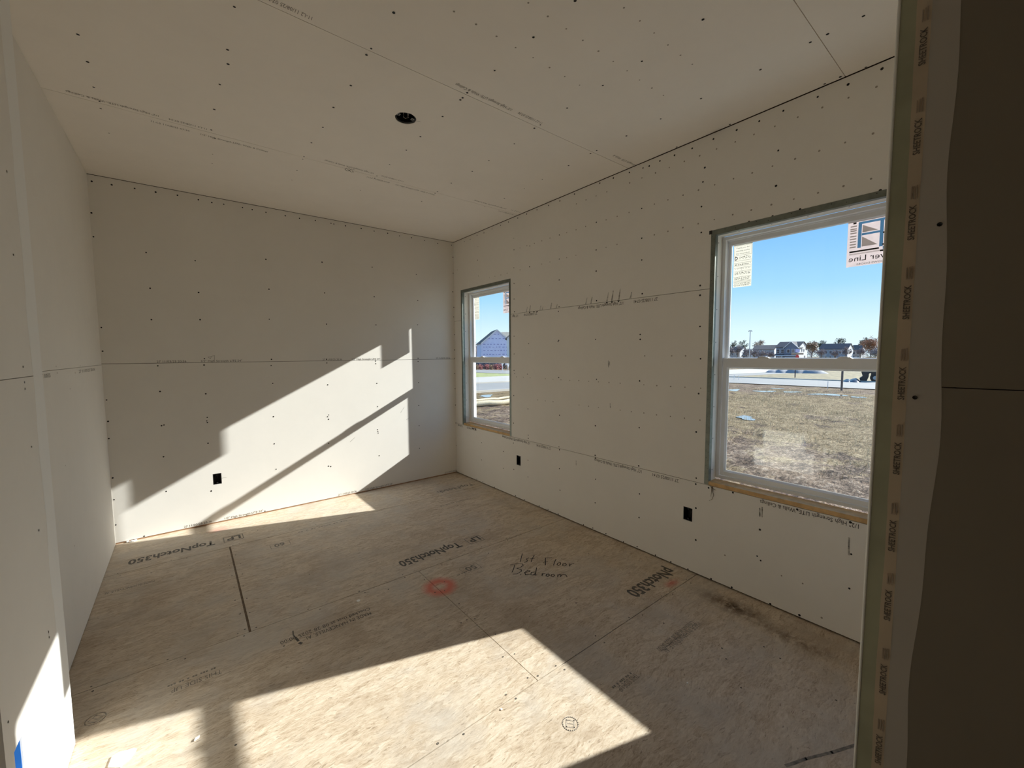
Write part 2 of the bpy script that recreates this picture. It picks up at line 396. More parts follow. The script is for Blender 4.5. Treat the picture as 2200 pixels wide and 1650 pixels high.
SCREWS_RIGHT = [(-3.788,2.71),(-3.667,2.702),(-3.547,2.702),(-3.397,2.703),(-3.281,2.7),(-3.163,2.702),(-3.031,2.705),(-2.9,2.701),(-2.782,2.703),(-2.678,2.705),(-2.598,2.7),(-2.55,2.704),(-2.439,2.712),(-2.3,2.719),(-2.173,2.723),(-3.38,2.508),(-2.983,2.557),(-3.376,2.327),(-2.974,2.476),(-2.969,2.331),(-2.972,2.175),(-2.545,2.435),(-2.549,2.233),(-3.246,2.172),(-3.365,2.172),(-3.492,2.173),(-3.806,2.172),(-1.914,2.72),(-1.75,2.713),(-1.613,2.714),(-1.463,2.718),(-1.321,2.719),(-1.192,2.716),(-1.051,2.714),(-0.923,2.714),(-0.777,2.713),(-0.632,2.707),(-0.501,2.712),(-0.364,2.699),(-0.246,2.701),(-2.143,2.441),(-1.743,2.436),(-1.364,2.422),(-2.144,2.233),(-1.743,2.236),(-1.361,2.236),(-2.552,2.084),(-2.146,2.072),(-1.743,2.062),(-1.36,2.066),(-2.56,1.851),(-1.129,2.265),(-1.129,2.116),(-0.507,2.448),(-1.132,2.434),(-2.56,1.851),(-2.152,1.845),(-1.743,1.837),(-1.736,1.798),(-2.974,1.853),(-2.975,1.793),(-2.98,1.6),(-2.549,1.568),(-2.55,1.533),(-2.145,1.546),(-1.741,1.55),(-1.732,1.54),(-1.344,1.532),(-1.324,1.245),(-1.131,2.115),(-1.129,1.967),(-1.134,1.845),(-1.126,1.609),(-1.125,1.436),(-1.123,1.274),(-1.133,1.243),(-1.742,1.23),(-2.159,1.233),(-2.551,1.239),(-2.989,1.399),(-2.983,1.179),(-1.332,0.915),(-1.751,0.902),(-2.151,0.863),(-2.554,0.903),(-1.334,0.663),(-1.334,0.632),(-1.746,0.622),(-1.751,0.597),(-2.152,0.624),(-2.156,0.602),(-1.117,1.026),(-1.111,0.75),(-1.107,0.549),(-1.33,0.42),(-1.329,0.256),(-1.751,0.429),(-1.76,0.238),(-2.159,0.431),(-2.156,0.237),(-2.566,0.42),(-2.565,0.244),(-2.555,0.624),(-2.982,0.635),(-2.98,0.595),(-2.985,0.439),(-2.99,0.229),(-3.063,0.592),(-0.938,0.255),(-1.111,0.282),(-0.94,0.432),(-0.538,0.264),(-0.542,0.459),(-3.096,0.015),(-2.943,0.014),(-2.821,0.015),(-2.703,0.015),(-2.553,0.021),(-2.434,0.014),(-2.268,0.02),(-2.135,0.021),(-2.034,0.015),(-1.739,0.016),(-1.608,0.017),(-1.488,0.016),(-1.28,0.019),(-1.135,0.019),(-0.778,0.015),(-0.558,0.02),(-0.436,0.019),(-2.974,0.933),(-3.363,0.424),(-3.354,0.264),(-3.373,0.245),(-3.775,0.439),(-3.775,0.263),(-3.572,0.02),(-3.431,0.014),(-3.221,0.016),(-3.096,0.015),(-3.209,0.6),(-3.54,0.596),(-3.765,0.598)]
DIMPLES_RIGHT = [(-3.769,2.437),(-3.667,2.437),(-3.564,2.437),(-3.46,2.436),(-3.355,2.436),(-3.254,2.435),(-3.154,2.436),(-3.046,2.436),(-3.771,2.235),(-3.772,2.64),(-3.671,2.64),(-3.568,2.642),(-3.464,2.641),(-3.359,2.64),(-3.256,2.64),(-3.157,2.639),(-3.051,2.64),(-2.949,2.639),(-2.85,2.641),(-2.747,2.639),(-2.647,2.639),(-2.542,2.641),(-2.443,2.639),(-3.669,2.234),(-3.567,2.233),(-3.462,2.233),(-3.357,2.234),(-3.256,2.233),(-3.156,2.234),(-3.05,2.233),(-2.951,2.233),(-2.851,2.233),(-2.747,2.234),(-2.647,2.234),(-2.947,2.436),(-2.847,2.435),(-2.742,2.436),(-2.643,2.437),(-2.441,2.436),(-2.338,2.435),(-2.237,2.436),(-2.035,2.436),(-1.934,2.434),(-1.83,2.435),(-1.63,2.435),(-1.526,2.434),(-1.427,2.433),(-1.323,2.432),(-1.223,2.433),(-2.34,2.234),(-2.239,2.233),(-1.934,2.232),(-1.831,2.232),(-1.63,2.232),(-1.525,2.232),(-1.222,2.231),(-1.022,2.23),(-0.92,2.229),(-0.819,2.23),(-0.724,2.229),(-1.131,2.543),(-0.516,2.589),(-0.516,2.279),(-0.081,2.413),(-2.037,2.639),(-2.139,2.639),(-2.241,2.639),(-1.936,2.637),(-1.572,1.212),(-1.67,1.212),(-1.768,1.212),(-1.873,1.211),(-1.973,1.214),(-2.079,1.214),(-2.178,1.214),(-2.281,1.214),(-2.384,1.214),(-2.586,1.213),(-2.688,1.213),(-2.791,1.213),(-2.891,1.214),(-2.995,1.214),(-1.162,1.213),(-1.264,1.214),(-1.364,1.212),(-2.181,1.012),(-2.079,1.012),(-1.977,1.012),(-2.387,1.012),(-2.486,1.011),(-2.59,1.013),(-2.69,1.011),(-2.794,1.012),(-2.893,1.012),(-2.996,1.012),(-1.47,1.012),(-1.572,1.012),(-1.671,1.013),(-2.89,1.417),(-2.794,1.417),(-2.589,1.417),(-3.48,0.201),(-3.58,0.201),(-3.175,0.199),(-3.67,0.056)]
SCREWS_BACK = [(-2.885,2.694),(-2.76,2.698),(-2.64,2.699),(-2.509,2.705),(-2.377,2.7),(-2.289,2.697),(-2.208,2.701),(-2.076,2.702),(-2.005,2.699),(-1.902,2.697),(-1.75,2.698),(-1.633,2.698),(-1.497,2.705),(-1.357,2.705),(-1.331,2.703),(-1.222,2.706),(-1.068,2.709),(-0.936,2.706),(-0.793,2.709),(-0.662,2.704),(-0.524,2.708),(-0.369,2.703),(-0.206,2.699),(-0.025,2.707),(-2.989,2.693),(-3.003,2.469),(-3.002,2.301),(-2.998,1.648),(-3.001,1.474),(-2.72,2.23),(-2.422,2.208),(-1.92,2.287),(-1.452,2.324),(-0.968,2.337),(-0.478,2.319),(-2.711,1.96),(-2.412,1.954),(-1.907,2.027),(-1.44,2.034),(-0.956,2.037),(-0.466,2.035),(-2.716,1.719),(-2.413,1.733),(-1.916,1.76),(-1.433,1.736),(-0.946,1.747),(-0.474,1.767),(-0.008,2.57),(-0.009,2.387),(-0.018,2.17),(-0.007,1.99),(-0.011,1.878),(-0.003,1.669),(-0.004,1.488),(-2.697,1.359),(-2.4,1.412),(-2.405,1.359),(-1.914,1.4),(-1.919,1.344),(-1.445,1.395),(-1.443,1.359),(-0.961,1.37),(-0.96,1.343),(-0.479,1.395),(-0.48,1.358),(-2.694,1.156),(-2.405,1.119),(-1.913,1.182),(-1.443,1.145),(-0.955,1.135),(-0.481,1.122),(-2.699,0.883),(-2.684,0.887),(-2.405,0.92),(-2.409,0.89),(-2.406,0.876),(-1.92,0.878),(-1.444,0.848),(-1.456,0.831),(-1.447,0.804),(-0.955,0.889),(-0.483,0.863),(-2.7,0.632),(-2.41,0.701),(-1.924,0.627),(-1.455,0.566),(-0.962,0.643),(-0.959,0.624),(-0.956,0.606),(-0.484,0.631),(-2.698,0.349),(-2.407,0.289),(-1.919,0.389),(-1.464,0.337),(-1.444,0.33),(-0.953,0.361),(-0.486,0.371),(-3.0,1.111),(-3.001,0.95),(-3.004,0.82),(-3.0,0.518),(-3.002,0.35),(-3.003,0.153),(-2.848,0.02),(-2.024,0.019),(-0.006,1.39),(-0.009,1.207),(-0.007,1.024),(-0.006,0.828),(-0.005,0.61),(0.0,0.334)]
SCREWS_LEFT = [(-1.328,0.485),(-1.383,1.389),(-1.375,1.358),(-0.802,1.381),(-0.961,1.345),(-1.123,1.266),(-1.368,0.905)]
SCREWS_NEAR = [(-2.345,1.405),(-2.345,1.357),(-2.346,1.337),(-2.334,1.153),(-2.337,0.884),(-2.334,0.543),(-2.333,0.524),(-2.731,0.525),(-2.328,1.992),(-2.339,1.744)]
PRINT_RIGHT = [
    ('1/2" High Strength LITE- Walls & Ceilings', -2.401, 1.802, -1.96, 1.801),
    ('27 11/08/25 07:41', -2.681, 1.799, -2.493, 1.8),
    ('27 11/08/25 07:41', -1.462, 1.797, -1.279, 1.797),
    ('1/2" High', -1.188, 1.795, -1.102, 1.792),
    ('1/2" High Strength LITE- Walls & Ceilings', -2.58, 0.586, -2.144, 0.582),
    ('27 11/08/25 07:41', -2.862, 0.585, -2.668, 0.581),
    ('27 11/08/25 07:41', -1.64, 0.584, -1.453, 0.581),
    ('1/2" High Strength LITE- Walls & Ceilings', -1.358, 0.59, -0.921, 0.585),
    ('27 11/08/25', -0.445, 0.596, -0.241, 0.589),
    ('Ceilings', -0.149, 0.588, -0.043, 0.585),
    ('1/2" High Strength LITE- Walls & Ceilings', -3.798, 0.59, -3.358, 0.581),
]
PRINT_BACK = [
    ('27 11/03/25 20:36', -2.702, 1.388, -2.519, 1.385),
    ('1/2" High Strength LITE 54"', -2.423, 1.391, -2.138, 1.395),
    ('27 11/03/25 20:36', -1.481, 1.393, -1.299, 1.392),
    ('1/2" High Strength LITE 54"', -1.203, 1.394, -0.913, 1.393),
    ('27 11/03/25 20:36', -0.253, 1.393, -0.068, 1.394),
    ('27 11/03/25 20:36', -2.602, 0.032, -2.416, 0.022),
    ('1/2" High Strength LITE 54"', -2.325, 0.029, -2.039, 0.018),
    ('27 11/03/25 20:36', -1.384, 0.029, -1.202, 0.023),
    ('1/2" High Strength LITE 54"', -1.107, 0.028, -0.813, 0.017),
    ('27 11/03/25 20:36', -0.166, 0.009, -0.004, 0.007),
]
PRINT_LEFT = [
    ('27 11/03/25', -1.662, 1.355, -1.501, 1.351),
    ('27 11/03/25 20:36', -0.855, 1.352, -0.317, 1.353),
]
PRINT_CEIL = [
    ('11-L2 11/08/25 07:34', -2.076, -2.468, -2.232, -2.456),
    ('1/2" High Strength LITE- Walls & Ceilings', -1.089, -2.471, -1.436, -2.466),
    ('11-L2 11/08/25 07:34', -0.874, -2.478, -1.043, -2.467),
    ('Strength LITE- Walls &', -0.009, -2.492, -0.244, -2.48),
    ('1/2" High Strength LITE- Walls & Ceilings', -2.575, -1.246, -2.923, -1.234),
    ('11-L2 11/08/25 07:34', -2.363, -1.237, -2.532, -1.241),
    ('1/2" High Strength LITE- Walls & Ceilings', -1.393, -1.255, -1.726, -1.244),
    ('11-L2 11/08/25 07:34', -1.165, -1.25, -1.334, -1.244),
    ('1/2" High Strength LITE- Walls & Ceilings', -0.191, -1.256, -0.536, -1.256),
    ('11-L2 11', -0.033, -1.269, -0.137, -1.262),
    ('11-L2 11/08/25 07:34', -2.61, -1.151, -2.441, -1.155),
    ('1/2" High Strength LITE- Walls & Ceilings', -2.389, -1.15, -2.043, -1.153),
    ('11-L2 11/08/25 07:34', -1.412, -1.161, -1.241, -1.168),
    ('1/2" High Strength LITE- Walls & Ceilings', -1.189, -1.156, -0.851, -1.168),
    ('11-L2 11/08/25 07:34', -0.213, -1.173, -0.043, -1.177),
]
PRINT_FLOOR = [
    ('TopNotch350', -2.416, -0.434, -2.908, -0.444),
    ('TopNotch350', -0.964, -1.668, -1.445, -1.651),
    ('pNotch350', -0.069, -2.88, -0.518, -2.856),
    ('MADE IN HANCEVILLE, AL', -1.788, -2.056, -2.124, -2.064),
    ('Checked that at 08 28 2025 00:00', -1.777, -2.01, -2.226, -2.025),
    ('MADE IN HANCEVILLE, AL', -0.454, -3.258, -0.794, -3.248),
    ('Checked at 08 28 2025 00:00', -0.472, -3.234, -0.804, -3.224),
    ('THIS SIDE UP', -1.016, -3.254, -1.148, -3.256),
    ('- -- --- - --', -1.027, -3.221, -1.16, -3.221),
    ('THIS SIDE UP', -2.468, -2.061, -2.646, -2.048),
    ('-- --- -- - -- ---', -2.489, -2.008, -2.659, -1.995),
    ('MADE IN HANCEVILLE, AL', -2.751, -0.859, -2.983, -0.862),
    ('TopNotch', -0.088, -0.509, -0.53, -0.504),
    ('Checked at 08 28', -0.365, -0.907, -0.705, -0.839),
    ('60', -2.0, -0.803, -2.07, -0.795),
    ('50', -1.051, -2.003, -1.13, -2.009),
    ('-- - --', -1.138, -2.011, -1.211, -2.025),
    ('--- -- ----- -- - --', -1.491, -0.637, -1.877, -0.637),
]
HANDWRITING = [
    [(-0.695, -2.071), (-0.731, -2.105), (-0.782, -2.152)] ,
    [(-0.697, -2.146), (-0.722, -2.149), (-0.73, -2.168), (-0.747, -2.181), (-0.764, -2.178)] ,
    [(-0.644, -2.143), (-0.689, -2.172), (-0.723, -2.2)] ,
    [(-0.7, -2.166), (-0.676, -2.179)] ,
    [(-0.608, -2.221), (-0.676, -2.293)] ,
    [(-0.61, -2.223), (-0.589, -2.234), (-0.571, -2.249)] ,
    [(-0.663, -2.257), (-0.635, -2.271)] ,
    [(-0.564, -2.282), (-0.603, -2.306), (-0.635, -2.331)] ,
    [(-0.573, -2.333), (-0.59, -2.328), (-0.611, -2.339), (-0.612, -2.354), (-0.591, -2.353), (-0.573, -2.333)] ,
    [(-0.553, -2.362), (-0.572, -2.359), (-0.588, -2.37), (-0.585, -2.385), (-0.564, -2.383), (-0.553, -2.362)] ,
    [(-0.533, -2.386), (-0.562, -2.408)] ,
    [(-0.551, -2.402), (-0.526, -2.396), (-0.509, -2.401)] ,
    [(-0.86, -2.143), (-0.84, -2.147), (-0.814, -2.158), (-0.788, -2.183), (-0.794, -2.2), (-0.826, -2.21), (-0.855, -2.204)] ,
    [(-0.855, -2.204), (-0.841, -2.233), (-0.855, -2.253), (-0.897, -2.259), (-0.92, -2.244)] ,
    [(-0.838, -2.161), (-0.881, -2.201), (-0.911, -2.223)] ,
    [(-0.884, -2.276), (-0.883, -2.282)] ,
    [(-0.848, -2.278), (-0.816, -2.29), (-0.806, -2.283), (-0.818, -2.271), (-0.848, -2.278), (-0.86, -2.301), (-0.837, -2.315)] ,
    [(-0.792, -2.316), (-0.809, -2.305), (-0.832, -2.319), (-0.827, -2.337), (-0.801, -2.331)] ,
    [(-0.746, -2.281), (-0.787, -2.32), (-0.818, -2.346), (-0.805, -2.35)] ,
    [(-0.766, -2.359), (-0.787, -2.38)] ,
    [(-0.778, -2.37), (-0.762, -2.366), (-0.752, -2.372)] ,
    [(-0.737, -2.39), (-0.751, -2.385), (-0.767, -2.396), (-0.764, -2.409), (-0.744, -2.406), (-0.737, -2.39)] ,
    [(-0.715, -2.414), (-0.728, -2.408), (-0.743, -2.417), (-0.74, -2.432), (-0.722, -2.43), (-0.715, -2.414)] ,
    [(-0.696, -2.434), (-0.718, -2.453)] ,
    [(-0.707, -2.442), (-0.684, -2.439), (-0.681, -2.448), (-0.701, -2.463)] ,
    [(-0.69, -2.455), (-0.666, -2.454), (-0.659, -2.467), (-0.669, -2.489)] ,
]

# ------------------------------------------------------------------ the room: floor
def on_floor(x, y, w=0.0): return (x, y, -w)
def on_ceiling(x, y, w=0.0): return (x, y, H+w)
def on_right(y, z, w=0.0): return (w, y, z)
def on_back(x, z, w=0.0): return (x, w, z)
def on_left(y, z, w=0.0): return (XL-w, y, z)
def on_stub(y, z, w=0.0): return (XN-w, y, z)
def on_part(y, z, w=0.0): return (XP+w, y, z)

floor = empty('floor', kind='structure')
ROWS = [(-.5980, .05, [(-3.6, -.6, .001), (-.599, .10, 0)]), (-1.8180, -.6020, [(-3.6, -2.3385, 0), (-2.3275, .10, 0)]),
        (-2.9980, -1.8222, [(-3.6, -1.3845, 0), (-1.3815, .10, 0)]), (-4.2185, -3.0022, [(-3.6, .10, 0)]), (-5.4385, -4.2215, [(-3.6, .10, 0)]), (-7.2, -5.4415, [(-3.6, .10, 0)])]
for y0, y1, cols in ROWS:
    for x0, x1, _ in cols: board('osb_panel', floor, M['osb'], on_floor, x0, x1, y0, y1, th=.018)
MB().box(-3.75, .15, -7.3, .15, -.20, -.0185).build('floor_joists', M['stud'], floor)
MB().box(-2.3405, -2.3255, -1.8185, -.6015, -.012, -.0035).build('joint_filler', M['joint'], floor)

INK_F = {'TopNotch350': ('ink_soft', .084), 'pNotch350': ('ink_soft', .084), 'TopNotch': ('ink_faint', .07), '60': ('ink_faint', .055), '50': ('ink_faint', .055)}
for i, (body, x0, y0, x1, y1) in enumerate(PRINT_FLOOR):
    ink, h = INK_F.get(body, ('ink_soft' if i in (3, 4) else 'ink_faint', .030))
    ym = (y0+y1)/2
    lettering(body, floor, M[ink], (x0, ym+h/2, .0007), (-1, 0, 0), (0, -1, 0), abs(x1-x0), h, 'floor_stamp', .028 if h > .05 else 0)
mb = MB()
def outline(mb, x0, x1, y0, y1, w):
    for a, b in (((x0, y0), (x1, y0)), ((x1, y0), (x1, y1)), ((x1, y1), (x0, y1)), ((x0, y1), (x0, y0))): ribbon(mb, [a, b], w, lambda x, y: (x, y, .0007))
for bx, by in ((-2.235, -.435), (-.775, -1.66)):
    outline(mb, bx-.125, bx, by-.052, by+.05, .006)
    lettering('LP', floor, M['ink_soft'], (bx-.015, by+.035, .0008), (-1, 0, 0), (0, -1, 0), .092, .07, 'floor_stamp', .03)
for bx, by in ((-1.965, -.805), (-1.03, -2.005)):
    outline(mb, bx-.13, bx, by-.04, by+.04, .003)
mb.build('stamp_box', M['ink_faint'], floor)
for cx, cy in ((-2.878, -2.04), (-1.427, -3.236)):            # round mill marks
    mb = MB()
    ribbon(mb, [(cx+.030*math.cos(a*math.pi/12), cy+.030*math.sin(a*math.pi/12)) for a in range(25)], .004, lambda x, y: (x, y, .0007))
    ribbon(mb, [(cx+.021, cy), (cx, cy+.021), (cx-.021, cy), (cx, cy-.021), (cx+.021, cy)], .005, lambda x, y: (x, y, .0007))
    ribbon(mb, [(cx-.008, cy+.008), (cx+.008, cy-.008)], .004, lambda x, y: (x, y, .0007))
    mb.build('mill_mark', M['ink_mark'], floor)
mb = MB()
for st in HANDWRITING: ribbon(mb, st, .0055, lambda x, y: (x, y, .0008))
mb.build('handwritten_note', M['marker'], floor, label='black marker handwriting reading 1st Floor Bedroom')
mb = MB(); ribbon(mb, [(-.68, -3.95), (-.78, -3.905), (-.88, -3.855), (-.962, -3.820)], .010, lambda x, y: (x, y, .0006)); mb.build('chalk_line', M['ink_faint'], floor)
mb = MB(); ribbon(mb, [(-2.158, -1.955), (-2.163, -1.99), (-2.158, -2.02)], .006, lambda x, y: (x, y, .0008)); ribbon(mb, [(-2.158, -2.02), (-2.152, -2.055)], .011, lambda x, y: (x, y, .0008)); ribbon(mb, [(-2.150, -2.075), (-2.144, -2.085)], .014, lambda x, y: (x, y, .0008)); mb.build('burn_mark', M['ink_soft'], floor)
rnd = random.Random(4); nails = []
for xs, ys in (((-3, -.02), -.60), ((-3, -.02), -1.82), ((-1.9, -.02), -3.0)):
    x = xs[0]+.08
    while x < xs[1]:
        nails += [(x+rnd.uniform(-.05, .05), ys+.018+rnd.uniform(-.01, .012)), (x+rnd.uniform(-.05, .05), ys-.02+rnd.uniform(-.012, .012))]; x += .29
for xj, ya, yb in ((-2.333, -1.8, -.62), (-1.383, -2.98, -1.85)):
    y = ya
    while y < yb:
        nails += [(xj+.025+rnd.uniform(-.008, .01), y), (xj-.025-rnd.uniform(-.008, .01), y+.02)]; y += .17
nails += [(rnd.uniform(-2.8, -.3), rnd.uniform(-3.9, -.1)) for _ in range(40)]
dots('nail_heads', floor, M['ink_soft'], on_floor, nails, .0042, .0007)

# ------------------------------------------------------------------ ceiling
ceiling = empty('ceiling', kind='structure')
LX, LY = -1.503, -2.045
CY = [(-1.2035, .0), (-2.4285, -1.2065), (-3.6535, -2.4315), (-4.873, -3.6565), (-6.092, -4.876), (-7.2, -6.095)]
for a, b in CY:
    board('drywall_board', ceiling, M['ceiling'], on_ceiling, -3.6, -.002, a, b, rounds=[(LX, LY, .057)] if a < LY < b else ())
MB().box(-3.75, .2, -7.35, .16, H+.12, H+.16).build('attic_floor', M['stud'], ceiling)
dots('screw_heads', ceiling, M['screw'], on_ceiling, SCREWS_CEILING, .0056)
dots('screw_dimples', ceiling, M['dimple'], on_ceiling, DIMPLES_CEILING, .0042)
for body, x0, y0, x1, y1 in PRINT_CEIL:
    d = 1 if x1 > x0 else -1; ym = (y0+y1)/2; h = .020
    lettering(body, ceiling, M['ink_ceil'], (x0, ym+d*h/2, H-.0007), (d, 0, 0), (0, -d, 0), abs(x1-x0), h, 'board_print')
mb = MB()
for k in (0, .03): ribbon(mb, [(-1.555+k, -1.232), (-1.572+k, -1.222), (-1.578+k, -1.195), (-1.560+k, -1.175), (-1.545+k, -1.186), (-1.560+k, -1.2)], .004, lambda x, y: (x, y, H-.0008))
mb.build('pencil_mark', M['ink_wall'], ceiling)
mb = MB(); ribbon(mb, [(LX+.05, LY-.012), (LX+.078, LY-.02)], .002, lambda x, y: (x, y, H-.0008)); mb.build('saw_cut', M['ink_wall'], ceiling)

# ------------------------------------------------------------------ wall_back
wall_back = empty('wall_back', kind='structure')
OUT_B = (-2.391, -2.331, .338, .431)
board('drywall_board', wall_back, M['board'], on_back, XL-.02, .0, 1.3815, H-.004)
board('drywall_board', wall_back, M['board'], on_back, XL-.02, .0, .013, 1.3785, [OUT_B])
MB().box(XL-.1, .1, .004, .055, -.001, .030).build('bottom_plate', M['plate'], wall_back)
MB().box(XL-.1, .16, .10, .16, -.2, H+.12).build('sheathing', M['stud'], wall_back)
dots('screw_heads', wall_back, M['screw'], on_back, SCREWS_BACK, .0056)
for body, x0, z0, x1, z1 in PRINT_BACK:
    z = 1.384 if z0 > 1 else .019
    lettering(body, wall_back, M['ink_wall'], (x0, -.0007, z), (1, 0, 0), (0, 0, 1), x1-x0, .017, 'board_print')
mb = MB(); ribbon(mb, [(-2.375, 1.425), (-2.33, 1.437), (-2.335, 1.392)], .002, lambda x, z: (x, -.0008, z)); ribbon(mb, [(-2.375, 1.425), (-2.36, 1.412), (-2.352, 1.428)], .002, lambda x, z: (x, -.0008, z)); mb.build('pencil_mark', M['ink_ceil'], wall_back)
mb = MB(); ribbon(mb, [(-2.328, .385), (-2.295, .387)], .0018, lambda x, z: (x, -.0008, z)); mb.build('saw_cut', M['dimple'], wall_back)
mb = MB()
for a in (((-.70, .80), (-.655, .86)), ((-.635, .715), (-.60, .735)), ((-1.25, .55), (-1.20, .59))): ribbon(mb, list(a), .004, lambda x, z: (x, -.0007, z))
mb.build('scuff_marks', M['scuff'], wall_back)

# ------------------------------------------------------------------ wall_left and the entry walls
wall_left = empty('wall_left', kind='structure')
board('drywall_board', wall_left, M['board'], on_left, YC-.08, .0, 1.3735, H-.002)
board('drywall_board', wall_left, M['board'], on_left, YC-.08, .0, .004, 1.3715)
MB().box(XL-.16, XL-.06, YC-.1, .1, -.2, H+.12).build('studs', M['stud'], wall_left)
dots('screw_heads', wall_left, M['dimple'], on_left, SCREWS_LEFT, .0045)
for body, y0, z0, y1, z1 in PRINT_LEFT:
    lettering(body, wall_left, M['ink_ceil'], (XL+.0007, y0, z0-.012), (0, 1, 0), (0, 0, 1), y1-y0, .018, 'board_print')

YS = -2.77                          # the stub ends here
stub = empty('wall_entry_left', kind='structure')
OUT_S = (-2.712, -2.652, .335, .428)
board('drywall_board', stub, M['board'], on_stub, YS, YC, 1.3735, H-.001)
board('drywall_board', stub, M['board'], on_stub, YS, YC, .003, 1.3715, [OUT_S])
board('end_board', stub, M['board'], lambda x, z, w: (x, YC-w, z), XL+.001, XN-.001, .003, H-.001)
MB().box(-3.30, XN-.02, YS, YS+.0127, .003, H-.001).build('end_board', M['board'], stub)
MB().box(-3.2, XN-.07, YS+.02, YC-.03, 0, H+.1).build('studs', M['stud'], stub)
mb = MB()                           # mudded metal bead on the outside corner
rnd = random.Random(8); n = 60
zs = [.003 + (H-.006)*i/n for i in range(n+1)]
inner = [-.105+.006*math.sin(i*.7)+rnd.uniform(-.003, .003) for i in range(n+1)]
prof = []
for i, z in enumerate(zs):
    prof.append([(XN+.0002, YC+inner[i], z), (XN+.0010, YC+inner[i]*.6, z), (XN+.0024, YC-.010, z), (XN+.0030, YC-.002, z), (XN+.0018, YC+.0022, z), (XN-.003, YC+.0026, z), (XN-.040, YC+.0008, z)])
for i in range(n):
    for k in range(6): mb.add([prof[i][k], prof[i][k+1], prof[i+1][k+1], prof[i+1][k]], [(0, 1, 2, 3)])
mb.build('corner_bead', M['mud'], stub, smooth=True, label='white mudded bead on the outside corner')
dots('screw_heads', stub, M['screw'], on_stub, SCREWS_NEAR, .0038)

hall = empty('wall_hall_left', kind='structure')
board('drywall_board', hall, M['board'], lambda y, z, w: (-3.30-w, y, z), -7.0, YS, .003, 1.3715)
board('drywall_board', hall, M['board'], lambda y, z, w: (-3.30-w, y, z), -7.0, YS, 1.3735, H-.001)
rear = empty('wall_rear', kind='structure')
board('drywall_board', rear, M['board'], lambda x, z, w: (x, -7.0-w, z), -3.32, XP+.02, .003, 1.3715)
board('drywall_board', rear, M['board'], lambda x, z, w: (x, -7.0-w, z), -3.32, XP+.02, 1.3735, H-.001)
MB().box(-3.75, .2, -7.30, -7.12, -.2, H+.16).build('sheathing', M['stud'], rear)
MB().box(-3.75, -3.42, -7.30, .16, -.2, H+.16).build('sheathing', M['stud'], hall)

part = empty('wall_entry_right', kind='structure')
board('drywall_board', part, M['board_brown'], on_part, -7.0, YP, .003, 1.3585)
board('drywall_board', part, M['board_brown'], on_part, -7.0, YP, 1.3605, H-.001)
MB().box(XP+.05, XP+.15, -7.0, YP-.05, -.2, H+.12).build('studs', M['stud'], part)
def wavy(y_in, y_out, amp, seed, z0=.003, z1=H-.002, lift=.0006, steps=70, amp_in=0.0):
    r_ = random.Random(seed); ph = [r_.uniform(0, 6.3) for _ in range(4)]; mb = MB(); prev = None
    for i in range(steps+1):
        z = z0+(z1-z0)*i/steps
        wv_ = amp*(math.sin(2.3*z+ph[0])+.6*math.sin(6.1*z+ph[1])+.3*math.sin(17*z+ph[2]))
        wi_ = amp_in*(math.sin(9*z+ph[3])+r_.uniform(-.6, .6))
        cur = [(XP-lift*1.5, y_in+wi_, z), (XP-lift, y_out+wv_, z)]
        if prev: mb.add([prev[0], prev[1], cur[1], cur[0]], [(0, 1, 2, 3)])
        prev = cur
    return mb
wavy(YP-.02, YP-.092, .008, 3, lift=.0004).build('joint_compound', M['mud_thin'], part, label='feathered pale joint compound beside the bead')
wavy(YP, YP-.031, 0.0, 5, lift=.0010, amp_in=0.0).build('bead_flange', M['tape_green'], part, label='olive paper-faced flange of the corner bead')
wavy(YP-.029, YP-.051, .0004, 6, lift=.0008, amp_in=.0012).build('bead_tape', M['tape_tan'], part, label='tan paper tape printed along the corner')
mb = MB(); mb.cyl((XP-.0005, YP+.0005, .003), .0032, (0, 0, 1), H-.006, 10); mb.build('bead_nose', M['mud'], part, smooth=True)
for z in (2.075, 1.893, 1.714, 1.543, 1.365, 1.195, 1.015, .849, .667, .49):
    lettering('SHEETROCK', part, M['ink_tape'], (XP-.0024, YP-.0465, z-.037), (0, 0, 1), (0, 1, 0), .074, .011, 'tape_print', .02)
    for k in (0, .004, .008):
        MB().box(XP-.0024, XP-.0022, YP-.0470+k, YP-.0450+k, z+.050, z+.078-.3*k).build('tape_print', M['ink_tape2'], part)
dots('screw_heads', part, M['screw'], on_part, [(YP-.084, 1.70), (YP-.064, 1.335)], .0040, .0022)

front = empty('wall_front', kind='structure')
board('drywall_board', front, M['board'], lambda x, z, w: (x, YP-w, z), XP+.0005, .0, .003, 1.3585)
board('drywall_board', front, M['board'], lambda x, z, w: (x, YP-w, z), XP+.0005, .0, 1.3605, H-.001)
MB().box(XP+.02, .16, YP-.12, YP-.02, -.2, H+.12).build('sheathing', M['stud'], front)

# ------------------------------------------------------------------ wall_right (the window wall)
WIN = [(-.176, -1.051), (-3.060, -3.935)]          # opening: edge toward the back wall, other edge
ZW0, ZW1 = .607, 2.142
wall_right = empty('wall_right', kind='structure')
holes = [(b, a, ZW0-.001, ZW1) for a, b in WIN]
O1, O2 = (-1.217, -1.153, .338, .436), (-2.962, -2.900, .338, .427)
board('drywall_board', wall_right, M['board'], on_right, YP, .0, 1.8275, H-.005, holes)
board('drywall_board', wall_right, M['board'], on_right, YP, .0, .6100, 1.8245, holes)
board('drywall_board', wall_right, M['board'], on_right, YP, .0, .010, .6070, holes+[O1, O2])
board('sheathing', wall_right, M['stud'], lambda y, z, w: (.10+w, y, z), YP-.15, .16, -.55, H+.12, [(b-.02, a+.02, .60, ZW1+.02) for a, b in WIN], th=.06)
MB().box(.012, .09, YP, .0, -.01, .035).build('bottom_plate', M['stud'], wall_right)
